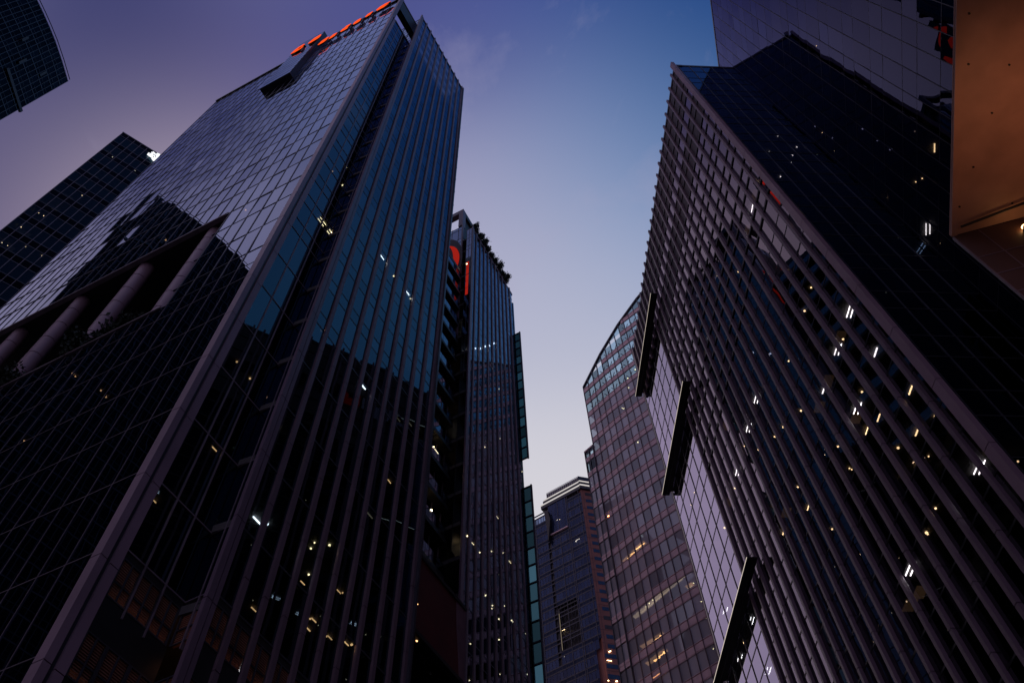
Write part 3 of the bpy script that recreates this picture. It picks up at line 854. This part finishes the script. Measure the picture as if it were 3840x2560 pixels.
lamps(lt, Lt, I6([(947, 220), (973, 252), (1141, 338), (1168, 370), (787, 707), (820, 725), (845, 738), (365, 652), (405, 673), (450, 698), (480, 715), (377, 760), (335, 735), (182, 857), (405, 1008), (17, 992), (65, 1017), (220, 1025), (205, 1097), (362, 1105), (300, 1145), (345, 1168), (440, 1150), (710, 585), (735, 690), (760, 698)]), sorted(l - .35 for l in lvL), size=.12)

# ================================================================== blue tower with red granite flank, far centre
cb = (19.1452, 176.0493)
Bl = Fr(cb, -57.5, -1); Br = Fr(cb, 74, 1)
bt = thing('stepped_tower', 'far blue glass tower in the centre with red granite flank and white lit crown bands', 'building', (cb[0], cb[1], 0))
dn = 14
m = MB(); m.prism(frpoly(Bl, [(2.5, -.9), (18.2, -.9), (18.2, -dn), (2.5, -dn)]), .1, 196); m.build('core_wall', M['core'], bt)
lvB = [197.3 - 4.15 * k for k in range(0, 44)]
inopen = lambda s, z: (5.7 < s < 12.0 and 144.6 < z < 158.8) or (12.3 < s < 13.3 and 141.5 < z < 198)
def cutcorner(s, z): return z < 143.4 and s < (2.5 if z < 140.2 else .1 + (143.4 - z) * .75)
top_l = lambda s: 197.4 if s > 12.6 else 200.6
ZBk = sorted([z for z in lvB] + [z + 1.35 for z in lvB]); ZBk = [z for z in ZBk if 90 < z < 199]
SBk = []
for a, b, n in ((.05, .9, 1), (.9, 5.2, 4), (5.2, 5.75, 1), (5.75, 8.9, 3), (8.9, 12.3, 3), (12.3, 13.3, 1), (13.3, 17.3, 4), (17.3, 18.3, 1)):
    SBk += [a + (b - a) * k / n for k in range(n)]
SBk.append(18.3)
panes(bt, Bl, SBk, ZBk, M['gK'], skip=lambda s, z: inopen(s, z) or cutcorner(s, z) or z > top_l(s) or (5.7 < s < 12.4 and z > 187), tilt=.002,
      pick=lambda s, z: M['gKs'] if any(0 < z - l < 1.35 for l in lvB) else M['gK'])
m = MB()
for s in SBk: m.box(Bl, s - .03, s + .03, 90 if s > 2.6 else 143.4 if s < .3 else 140.4, top_l(s), -.2, .06)
for z in ZBk: m.box(Bl, .0 if z > 143.5 else 2.5, 18.3, z - .2, z + .2, -.2, .04)
for s in (.9, 5.2, 5.75, 8.9, 17.3): m.box(Bl, s - .1, s + .1, 90 if s > 2 else 143.4, top_l(s), -.2, .12)
m.build('mullion', M['mullA'], bt)
panes(bt, Bl, rng(5.8, 12.3, .55), [187.2, 193.5, 200.4], M['gK'], d=.05, tilt=.001, name='tall_pane')
m = MB(); m.box(Bl, 5.8, 12.4, 186.9, 187.25, .0, .5); m.build('ledge', M['pinkband'], bt)
m = MB(); m.box(Bl, 12.3, 13.3, 141, 197.6, -1.5, -.4); m.build('vertical_slot', M['black'], bt)
m = MB(); m.plate(Bl, [(13.2, 197.8), (11.8, 197.0), (11.2, 193), (12.4, 184)], .0, 1.3); m.build('slot_hood', M['black'], bt)
m = MB(); m.box(Bl, 5.7, 12.1, 144.8, 158.8, -1.4, -1.2); m.box(Bl, 5.7, 12.1, 158.4, 158.8, -1.2, .1); m.box(Bl, 11.6, 12.1, 144.8, 158.8, -1.2, .1); m.build('opening_wall', M['black'], bt)
panes(bt, Bl, rng(5.8, 11.0, 1.3), [145, 148, 151, 154.2, 157], M['gK'], d=-1.0, tilt=.001, name='opening_window', pick=lambda s, z: M['louvre'] if z < 151 else M['gK'])
m = MB(); m.box(Bl, 11.75, 11.83, 145, 157, .12, .2); m.build('light_line', M['thin'], bt)
# granite flank: shaft facing the viewer and shaft behind the blue bay
m = MB(); m.prism(frpoly(Br, [(0.02, -.02), (12, -.02), (12, -14), (.02, -14)]), .1, 200.2)
m.prism(frpoly(Bl, [(.02, -.7), (2.6, -.7), (2.6, -12), (.02, -12)]), .1, 199.5); m.build('granite_wall', M['brick'], bt)
m = MB()
for k in range(24):
    z = 200 - 4.15 * k
    m.box(Br, .0, 12, z - .03, z + .03, -.05, .012)
m.box(Br, .68, .74, 90, 200, -.05, .014)
m.build('granite_joint', M['louvre'], bt)
for k in range(26):
    z0 = 199.0 - 3.02 * k
    if z0 < 120: break
    wide = z0 < 141
    m = MB(); m.box(Br, .25 if wide else 1.35, 7, z0 - 1.25, z0, -.05, .03); m.build('ribbon_window', M['louvre'] if k in (0, 16, 17) else M['bluew'], bt)
    m = MB()
    for s in (2.2, 3.1, 4.0, 4.9): m.box(Br, s - .03, s + .03, z0 - 1.25, z0, .03, .05)
    m.build('window_bar', M['mullA'], bt)
# crown tiers
def tier(z0, z1, sl0, sl1, dd, mat, name):
    q = [Bl.at(sl1, 0, dd), Bl.at(sl0, 0, dd), Br.at(.0 - sl0, 0, dd + .3) , Br.at(6, 0, dd + .3), Br.at(6, 0, -12), Bl.at(sl1, 0, -12)]
    m = MB(); m.prism([tuple(p[:2]) for p in q], z0, z1); return m.build(name, mat, bt)
tier(200.3, 201.6, .2, 14.8, .25, M['mullA'], 'crown_base')
tier(201.6, 201.95, .1, 14.9, .5, M['crownlight'], 'crown_light_band')
tier(201.95, 203.4, .3, 13.9, .2, M['mullA'], 'crown_tier')
tier(203.4, 203.75, .2, 13.5, .4, M['crownlight'], 'crown_light_band')
tier(203.75, 206.0, .4, 12.4, .1, M['mullA'], 'crown_top')
m = MB()
for s in rng(.6, 12.3, .75): m.box(Bl, s - .05, s + .05, 204, 206.35, .12, .2)
m.box(Bl, .4, 12.4, 206.2, 206.3, .1, .22)
m.build('crown_rail', M['white'], bt)
I4 = lambda l: [((2000 + q[0] * .2551, 1760 + q[1] * .2551) + tuple(q[2:])) for q in l]
I5 = lambda l: [((2000 + q[0] * .2551, 2160 + q[1] * .2551) + tuple(q[2:])) for q in l]
levB = sorted(lvB)
lamps(bt, Bl, I4([(487, 840), (643, 932, 'along'), (705, 893, 'along'), (655, 1027, 'along'), (625, 1052), (350, 740), (388, 735), (270, 822)]) + I5([(260, 445), (230, 590, 'along'), (265, 840, 'along'), (285, 1247, 'along'), (455, 1177), (437, 787, 'along'), (512, 742, 'along'), (623, 678, 'along'), (690, 1397, 'along'), (500, 1505, 'along')]), levB, size=.28)
lamps(bt, Bl, I5([(465, 1525)]), levB, size=.4, mat=M['warm2'])
lamps(bt, Br, I5([(1117, 1235, 'along'), (1135, 1095), (1118, 1105), (1225, 1540), (1103, 1530)]), levB, size=.3, min_in=-.12, maxin=-.08)

# ================================================================== raked curved tower with pink bands
HC = 150.0
Cv = Fr((14.9876, 102.4684), 132, 1)
Cv = Fr((14.9876, 102.4684), 132, -1) if (Cv.n.y > 0) else Cv
ct = thing('banded_tower', 'tower with pink stone bands and a slanting open crown behind the right finned tower', 'building', tuple(Cv.at(0, 0)))
seg = []
p = Vector((14.9876, 102.4684, 0)); azs = [136, 133, 130, 128, 126]; wid = [6.2, 6.2, 6.2, 6.2, 12.4]
s_acc = 0
for a_, w_ in zip(azs, wid):
    f = Fr(p[:2], a_, 1)
    if f.n.dot(Vector((0, 0, 0)) - f.p) < 0: f = Fr(p[:2], a_, -1)
    seg.append((f, w_, s_acc)); p = p + f.u * w_; s_acc += w_
roof = lambda s: 150 + 1.06 * s - .0115 * s * s
lvC = [148.35 - 4.3 * k for k in range(-8, 35)]
base_n = seg[0][0].n
cpoly = [seg[0][0].at(1.5, 0, -3)[:2]] + [s_[0].at(s_[1], 0, -3)[:2] for s_ in seg] + [seg[-1][0].at(12.4, 0, -22)[:2], seg[0][0].at(1.5, 0, -22)[:2]]
m = MB(); m.prism([tuple(q) for q in cpoly], .1, 142.5); m.build('core_wall', solid('pale_core', (.10, .095, .11), .8), ct)
fsl = MB()
for z in lvC:
    if z < 143: fsl.prism([tuple(seg[0][0].at(.2, 0, -.3)[:2])] + [tuple(s_[0].at(s_[1], 0, -.3)[:2]) for s_ in seg] + [tuple(seg[-1][0].at(12.4, 0, -3.4)[:2]), tuple(seg[0][0].at(.2, 0, -3.4)[:2])], z - .2, z + .2)
fsl.build('floor_slab', M['slab'], ct)
mu = MB(); bd = MB(); tr = MB()
for f, w_, s0 in seg:
    S = rng(0, w_, 1.55)
    for j, z in enumerate(lvC):
        if z < 60: continue
        for i in range(len(S) - 1):
            sm = s0 + (S[i] + S[i + 1]) / 2
            zt = roof(s0 + S[i]) - .25
            z0_, z1_ = z + .75, z + 4.3 - .65
            if z0_ > zt: continue
            zb = min(z1_, zt); zb2 = min(z1_, roof(s0 + S[i + 1]) - .25)
            dark = (z < 92 and sm > 17.5)
            ma = M['gR2'] if dark else (M['gCrown'] if z > 139 else M['gC'])
            a = random.gauss(0, .002)
            add_pane(ct, [f.at(S[i] + .04, z0_, -a), f.at(S[i + 1] - .04, z0_, a), f.at(S[i + 1] - .04, zb2, a), f.at(S[i] + .04, zb, -a)], ma, 'window')
        zb = z - .65
        if zb < roof(s0) :
            e0 = s0; 
            lo_s = next((q * .1 for q in range(0, 130) if roof(s0 + q * .1) > z + .8), 99)
            if lo_s < w_:
                bd.box(f, lo_s, w_, z - .52, z + .58, -.25, .06)
                bd.box(f, lo_s, w_, z + .66, z + .74, -.1, .12); bd.box(f, lo_s, w_, z - .74, z - .64, -.1, .12)
    for s in S[:-1]:
        mu.box(f, s - .05, s + .05, 60, roof(s0 + s), -.15, .15)
    # roof coping, sloping
    q = [(0, roof(s0) - .35), (w_, roof(s0 + w_) - .35), (w_, roof(s0 + w_) + .1), (0, roof(s0) + .1)]
    tr.plate(f, q, -.4, .2)
bd.build('stone_band', M['pinkband'], ct); mu.build('mullion', solid('plum_mullion', (.10, .05, .07), .5), ct); tr.build('roof_coping', M['trim'], ct)
# lattice behind the crown
la = MB()
for f, w_, s0 in seg:
    for k in range(3):
        s = w_ * (k + .2) / 3
        for z in lvC:
            if 139 < z and z + 3.5 < roof(s0 + s):
                la.tube(f.at(s, z + .6, -1.0), f.at(s + 1.5, z + 3.7, -1.0), .09, 6); la.tube(f.at(s + 1.5, z + .6, -1.0), f.at(s, z + 3.7, -1.0), .09, 6)
la.build('crown_lattice', M['trim'], ct)
# stepped wing at the left edge
f = seg[0][0]
wg = MB(); wg.box(f, -2.35, -.05, .1, 128.8, -8, -.6); wg.build('wing_wall', solid('wing_core', (.10, .1, .11), .8), ct)
wb = MB()
for z in lvC:
    if 60 < z < 129:
        panes(ct, f, [-2.3, -1.2, -.1], [z + .75, min(z + 3.6, 129.6)], M['gC'], d=.15, tilt=.002, pick=lambda s, zz: M['gCrown'] if zz > 124 else M['gC'])
        wb = MB(); wb.box(f, -2.35, -.05, z - .5, z + .1, -.3, .25); wb.box(f, -2.35, -.05, z + .2, z + .7, -.3, .25); wb.box(f, -2.35, -.05, z + .1, z + .2, -.3, .21); wb.build('wing_band', M['pinkband'], ct)
wb = MB(); wb.box(f, -2.4, -.02, 129.5, 129.9, -.5, .3)
wb.build('wing_coping', M['pinkband'], ct)
m = MB()
for s in (-2.33, -1.2, -.06): m.box(f, s - .05, s + .05, 60, 129.8, -.2, .32)
m.build('wing_mullion', M['trim'], ct)
J1 = lambda l: [((2160 + q[0] * .2551, 1060 + q[1] * .2551) + tuple(q[2:])) for q in l]
J2 = lambda l: [((2160 + q[0] * .3509, 1460 + q[1] * .3509) + tuple(q[2:])) for q in l]
J3 = lambda l: [((2220 + q[0] * .3509, 2010 + q[1] * .3509) + tuple(q[2:])) for q in l]
levC = sorted(l - .25 for l in lvC)
fm_ = Fr(seg[1][0].p[:2], 132, 1)
if fm_.n.dot(-fm_.p) < 0: fm_ = Fr(seg[1][0].p[:2], 132, -1)
lamps(ct, fm_, J1([(870, 1276), (763, 1405), (673, 1507), (775, 1543)]) + J2([(585, 117), (493, 198), (510, 206), (500, 462), (663, 565), (740, 622), (217, 927), (249, 998)]), levC, size=.17, min_in=.3)
lamps(ct, fm_, J2([(885, 1140, 'along'), (735, 1265, 'along'), (350, 1355)]) + J3([(375, 240, 'along'), (405, 222, 'along'), (440, 180, 'along'), (485, 130, 'along'), (530, 95, 'along')]), levC, size=.3, mat=M['glint'], min_in=.3)
lamps(ct, fm_, J3([(510, 822), (580, 752), (613, 715), (650, 682), (806, 532), (846, 496), (886, 460), (927, 423), (1045, 388), (1057, 312), (1085, 500), (1168, 697), (1217, 875), (1218, 1095), (1297, 1202), (1055, 938), (972, 1010), (775, 805), (750, 805), (858, 1557)]), levC, size=.13, min_in=.3)
lamps(ct, fm_, J3([(635, 1147), (675, 1112), (730, 1063), (675, 1327), (713, 1293), (770, 1240), (710, 1512), (752, 1478), (817, 1438, 'along'), (655, 1130, 'along'), (700, 1090, 'along'), (695, 1310, 'along'), (740, 1268, 'along'), (730, 1497, 'along')]), levC, size=.3, mat=M['glint'], min_in=.3)
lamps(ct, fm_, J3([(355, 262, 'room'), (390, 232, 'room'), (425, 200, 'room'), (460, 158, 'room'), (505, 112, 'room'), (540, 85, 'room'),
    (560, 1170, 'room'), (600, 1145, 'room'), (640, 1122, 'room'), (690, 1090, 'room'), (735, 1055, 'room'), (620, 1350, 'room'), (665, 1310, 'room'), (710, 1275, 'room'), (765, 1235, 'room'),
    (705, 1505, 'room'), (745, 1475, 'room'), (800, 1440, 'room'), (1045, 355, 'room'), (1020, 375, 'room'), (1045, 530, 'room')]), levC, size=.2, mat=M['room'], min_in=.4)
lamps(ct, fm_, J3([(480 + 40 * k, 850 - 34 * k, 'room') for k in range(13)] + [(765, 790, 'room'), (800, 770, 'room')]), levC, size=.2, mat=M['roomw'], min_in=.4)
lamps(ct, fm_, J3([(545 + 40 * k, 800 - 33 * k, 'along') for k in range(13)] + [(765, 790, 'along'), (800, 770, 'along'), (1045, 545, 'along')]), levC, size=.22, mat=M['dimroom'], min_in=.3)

# ================================================================== R1 finned tower at the right
HR = 103.0
R = Fr((21.09587, 23.89513), -5.1, -1)
rt = thing('office_tower', 'large finned tower on the right with three black canopies and many lit lamps', 'building', tuple(R.at(0, 0)))
FR_ = 5.2
lvR = [11.5 + FR_ * k for k in range(-2, 18)]
EW = Fr((21.09587, 23.89513), 84.9, 1)
rpoly = frpoly(R, [(.25, -.2), (40.5, -.2)]) + frpoly(R, [(40.5, -12), (.25, -12)])
m = MB()
for z in lvR:
    if z > .3: m.prism(rpoly, z, z + .45)
m.build('floor_slab', M['slab'], rt)
m = MB(); m.prism(frpoly(R, [(3.2, -3.2), (40.3, -3.2), (40.3, -11.9), (3.2, -11.9)]), .1, 102.3); m.build('core_wall', M['core'], rt)
ZR = []
for z in lvR: ZR += [z, z + 2.12]
ZR = [z for z in ZR if 6 < z < 101] + [102.4]
FSR = [0.0] + [1.20 + 1.551 * k for k in range(0, 19)] + [29.5]
FSR = [0.0, 1.2] + [1.2 + 1.572 * k for k in range(1, 19)]
FAR = [FSR[-1] + 1.5 * k for k in range(1, 8)]
def dk(z): return z > 94.3 or 86.4 < z < 91.5
def pickR(s, z):
    if dk(z): return M['louvre']
    if 38 < s: return M['louvre'] if z > 80 else M['gR']
    return M['gR']
allS = FSR + FAR
for i in range(len(allS) - 1):
    low = 6 if allS[i] < 29 else 91.5
    panes(rt, R, [allS[i] + .13, allS[i + 1] - .13], [z for z in ZR if z >= low - .1], M['gR'], tilt=.0024, pick=pickR)
m = MB()
for z in ZR:
    tw = .13 if z > 62 else .06
    m.box(R, .1, 29.4 if z < 91 else 40.5, z - tw, z + tw, -.25, .08 if z > 62 else .02)
m.build('transom', M['black'], rt)
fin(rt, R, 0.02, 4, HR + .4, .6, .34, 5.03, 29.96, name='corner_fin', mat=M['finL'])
for s in FSR[1:]: fin(rt, R, s, 4, HR + .30, .26, .24, 5.03, 29.96 + 2.6 * (int(s * 7) % 2), name='fin')
for s in FAR: fin(rt, R, s, 90.9, HR + .25, .26, .24, 5.03, 29.96 + 2.6 * (int(s * 7) % 2), name='fin')
m = MB(); m.box(R, -.1, 40.5, 102.4, 102.9, -.9, .05); m.build('roof_edge', M['trim'], rt)
m = MB(); m.box(R, 40.52, 40.8, .1, 102.9, -12, .1); m.build('end_wall', M['trim'], rt)
# glass bay beyond the fins
SBay = rng(29.62, 40.5, 2.1); ZBay = [z for z in ZR if z < 91]
ZBay2 = [z for i, z in enumerate(ZBay)]
panes(rt, R, SBay, ZBay2 + [91.4], M['gBay'], d=.05, tilt=.0008, name='bay_window')
mullions(rt, R, SBay, ZBay2, (6, 90), (29.6, 40.5), M['mullA'], w=.09, out=.1, name='bay_mullion')
for zb, lab in ((92.7, ''), (73.0, ''), (48.1, '')):
    m = MB(); m.box(R, 25.5, 41.2, zb, zb + .12, .3, 1.16); cn = m.build('sun_canopy', M['black'], rt)
    m = MB(); m.box(R, 25.5, 41.2, zb + .02, zb + .07, 1.165, 1.19); m.build('canopy_bright_edge', M['edge'], cn)  # outer canopy edge drawn as a thin glowing line
    m = MB(); m.box(R, 26.2, 41.0, zb - .10, zb - .01, .6, .66); m.build('canopy_rail', M['trim'], cn)
    m = MB(); m.box(R, 29.7, 40.6, zb - .01, zb + .4, .11, .3); m.build('canopy_inner', M['black'], cn)
# near end wall
ZE = [z for z in ZR]
SE = rng(.35, 7.2, 1.37)
panes(rt, EW, SE, ZE, M['gR2'], tilt=.002, name='end_window', pick=lambda s, z: M['gEnd'])
mullions(rt, EW, SE, ZE, (6, 102.6), (.3, 7.2), M['trim'], w=.06, out=.05, name='end_mullion')
m = MB(); m.prism(frpoly(R, [(.3, -.25), (40.5, -.25), (40.5, -12), (.3, -12)]), 102.3, 102.8); m.box(EW, 7.5, 7.7, .1, 102.3, -3.3, 0); m.build('roof_slab', M['slab'], rt)
m = MB(); m.box(EW, .1, 7.3, 102.5, 103.0, -.6, .06); m.build('end_coping', M['trim'], rt)
levR = [z for z in lvR]
lamps(rt, R, px(T6, [(1155, 580, 'tubes'), (1070, 840, 'tubes'), (970, 1120, 'bar'), (1205, 1245, 'tubes'), (455, 1380, 'tubes'), (510, 1180, 'tubes'), (180, 760, 'bar'), (1330, 860, 'along')]) + px(T3, [(490, 1430, 'tubes')]) +
      px(T9, [(2045, 85, 'tubes'), (1570, 790, 'tubes'), (380, 115, 'tubes'), (590, 1485, 'tubes'), (295, 1070, 'tubes'), (475, 1140, 'tubes'), (395, 1395, 'tubes')]), levR, mat=M['cool'])
sm = px(T6, [(240, 330), (385, 305), (720, 300), (885, 415), (840, 575), (1100, 650), (1015, 735), (1105, 770), (930, 815), (865, 893), (730, 920), (625, 1030), (570, 1095), (1235, 1132), (1350, 1310, 'bar'), (1270, 1400, 'bar'), (1570, 1120, 'bar'), (1615, 1405, 'bar'), (1740, 1300), (815, 1262), (765, 1295), (695, 1358, 'bar'), (635, 1440), (360, 1315), (405, 1255), (485, 1248), (425, 1505), (520, 1530), (265, 1518), (245, 600), (288, 573), (45, 565), (85, 667), (160, 865), (145, 930), (445, 685), (1070, 1508), (1485, 1518), (2100, 1555), (405, 1558)]) + \
    px(T9, [(1165, 100), (1150, 92), (1625, 60, 'bar'), (485, 32), (360, 228), (333, 283), (865, 360, 'bar'), (948, 290), (695, 530, 'bar'), (1520, 150), (1680, 535), (1688, 545), (1030, 510), (553, 533), (502, 578), (1215, 138), (625, 360), (793, 220), (757, 465), (1743, 368), (1695, 10), (2310, 45)]) + px(T3, [(520, 1258), (533, 1168), (775, 1456)])
lamps(rt, R, sm, levR, size=.09, mat=M['warm'])
lamps(rt, R, px(T9, [(425, 1290), (80, 257), (62, 342), (290, 500)]), levR, size=.14, mat=M['warm'])
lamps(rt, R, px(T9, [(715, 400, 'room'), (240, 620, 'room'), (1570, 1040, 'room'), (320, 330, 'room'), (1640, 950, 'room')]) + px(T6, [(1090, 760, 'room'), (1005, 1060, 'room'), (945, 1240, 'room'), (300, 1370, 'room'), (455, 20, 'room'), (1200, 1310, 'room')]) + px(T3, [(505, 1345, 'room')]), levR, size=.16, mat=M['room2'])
EWF = EW
lamps(rt, EW, px(T3, [(672, 365), (793, 448), (808, 615), (818, 728), (818, 760), (826, 838), (657, 935), (787, 1014), (596, 1048), (748, 1115), (835, 983), (674, 1217), (510, 652), (757, 1070), (680, 545), (700, 705)]), levR, size=.075, mat=M['cool'])

# ================================================================== R2 upper right tower
S2 = Fr((28.40518, 25.61078), 12, -1)
HS = 110.7
rr = thing('glass_tower', 'smooth finless violet glass tower in the upper right corner beside the orange soffit', 'building', tuple(S2.at(0, 0)))
lvS = [z + .0 for z in lvR] + [105.1]
ZS = []
for z in lvS: ZS += [z, z + 2.12]
ZS = [z for z in ZS if 6 < z < 109] + [110.3]
SS = [1.72 - 1.577 * k for k in range(0, 22)][::-1]
panes(rr, S2, SS, ZS, M['gR2'], tilt=.004)
mullions(rr, S2, SS, ZS, (4, 110.6), (SS[0], 1.8), M['black'], w=.05, out=.02, h=.065)
m = MB()
for z in lvS:
    if z > .3: m.prism(frpoly(S2, [(SS[0], -.2), (-.2, -.2), (-.2, -10), (SS[0], -10)]), z, z + .4)
m.build('floor_slab', M['slab'], rr)
m = MB(); m.prism(frpoly(S2, [(SS[0], -3.2), (-1, -3.2), (-1, -9), (SS[0], -9)]), .1, 109); m.box(S2, SS[0], SS[0] + .2, .1, 110.2, -9, -.1); m.box(S2, SS[0], 1.7, 109.8, 110.3, -9, -.15); m.build('core_wall', M['core'], rr)
m = MB(); m.box(S2, SS[0], 1.8, 110.3, 110.75, -.8, .04); m.build('roof_edge', M['trim'], rr)
m = MB(); m.box(S2, 1.74, 1.84, 103.2, 110.6, -10, -.02); m.build('end_wall', M['trim'], rr)
lamps(rr, S2, px(T3, [(922, 318), (1047, 1041), (972, 1065), (969, 1257), (1606, 1254), (1650, 1230), (1372, 1380), (1406, 1362), (897, 1183), (962, 915), (1735, 1020, 'bar'), (740, 1249)]) +
      px(T6, [(1193, 192), (1405, 200), (1553, 204), (1705, 293), (1770, 110), (2045, 823), (2060, 823), (2253, 827), (1560, 330, 'bar'), (1625, 398, 'bar')]), lvS, size=.055, mat=M['warm'])
lamps(rr, S2, px(T6, [(1600, 270, 'tubes'), (1690, 10, 'tubes')]), lvS, mat=M['cool'])

# ================================================================== near canopy building, top right
OZ = 12.0
Cf = Fr((6.16, 4.96), 12, -1)          # left edge of the soffit runs along this
Wl = Fr((6.16, 4.96), 104, 1)          # dark wall below its far edge
if Wl.n.y > 0: Wl = Fr((6.16, 4.96), 104, -1)
cb_ = thing('canopy_building', 'near building at the right edge with an orange lit soffit and brown wall', 'building', (6.16, 4.96, 0))
pts = [Cf.at(0, 0, 0), Cf.at(-9, 0, 0), Cf.at(-9, 0, -8), Wl.at(8, 0, 0)]
m = MB(); m.prism([tuple(p[:2]) for p in pts], OZ, OZ + .03); m.build('soffit', M['soffit'], cb_)
m = MB(); m.box(Cf, -9, 0, OZ - .02, OZ + .05, -.08, .0); m.build('soffit_edge', M['soffit'], cb_)
for x, y in ((1972, 95), (1967, 443), (2247, 447), (2128, 778), (2000, 1150), (1905, 1422), (2267, 1398)):
    r = ray(2560 + x * .5447, y * .5447); q = Vector((0, 0, CAMZ)) + r * ((OZ - CAMZ) / r.z)
    m = MB(); m.tube(q + Vector((0, 0, -.014)), q + Vector((0, 0, .02)), .013, 12); m.build('bolt', M['black'], cb_)
q0 = Vector((6.24, 4.80, OZ - .05)); q1 = Vector((7.6, 4.27, OZ - .05))
m = MB(); m.tube(q0, q1, .018, 10); m.build('conduit', M['black'], cb_)
m = MB(); m.box(Wl, 0.02, 8, .1, OZ - .02, -.03, 0); m.build('brown_wall', M['brownwall'], cb_)
m = MB()
for s in (.36, 1.1, 1.84, 2.6): m.box(Wl, s - .008, s + .008, 4, OZ - .03, 0, .004)
for z in (11.3, 10.83, 10.36, 9.9, 9.4): m.box(Wl, 0, 6, z - .008, z + .008, 0, .005)
m.build('wall_joint', M['mull'], cb_)
m = MB(); m.box(Wl, 0, 0.02, .1, OZ - .05, -.03, .012); m.build('wall_edge', M['mull'], cb_)
lm = thing('wall_lamp', 'glowing wall lamp under the orange soffit at the right edge of the picture', 'lamp', tuple(Wl.at(1.08, 11.9, .1)))
s_, z_ = Wl.hit(3838, 864)
m = MB(); m.tube(Wl.at(s_ + .02, z_ - .03, .04), Wl.at(s_ + .02, z_ + .03, .04), .035, 14); m.build('bulb', emit('sodium_bulb', (1., .5, .18), 9), lm)
m = MB(); m.box(Wl, s_ - .03, s_ + .07, z_ - .06, z_ - .035, 0, .1); m.build('lamp_bracket', M['black'], lm)
hd = Vector((6.55, 3.1, 9.82))
m = MB(); m.tube(Wl.at(1.9, 9.7, 0), hd + Vector((0, 0, -.14)), .03, 10); m.build('added_lamp_arm', M['black'], lm)  # arm, head and lens invented out of view for the added spot
m = MB(); m.tube(hd + Vector((0, 0, -.2)), hd, .13, 20); m.build('added_uplight_head', M['black'], lm)
m = MB(); m.tube(hd + Vector((0, 0, .004)), hd + Vector((0, 0, .012)), .11, 20); m.build('added_uplight_lens', emit('added_uplight_lens', (1., .5, .22), 4), lm)
pl = D.lights.new('added_uplight', 'SPOT'); pl.energy = 30; pl.color = (1., .40, .18); pl.shadow_soft_size = .12; pl.spot_size = rad(95); pl.spot_blend = 1.0  # added spot, spreads the orange glow over the soffit
po = D.objects.new('added_uplight', pl); COL.objects.link(po); po.location = (6.55, 3.1, 9.9)
po.rotation_euler = (math.pi, 0, 0)

flush_panes()
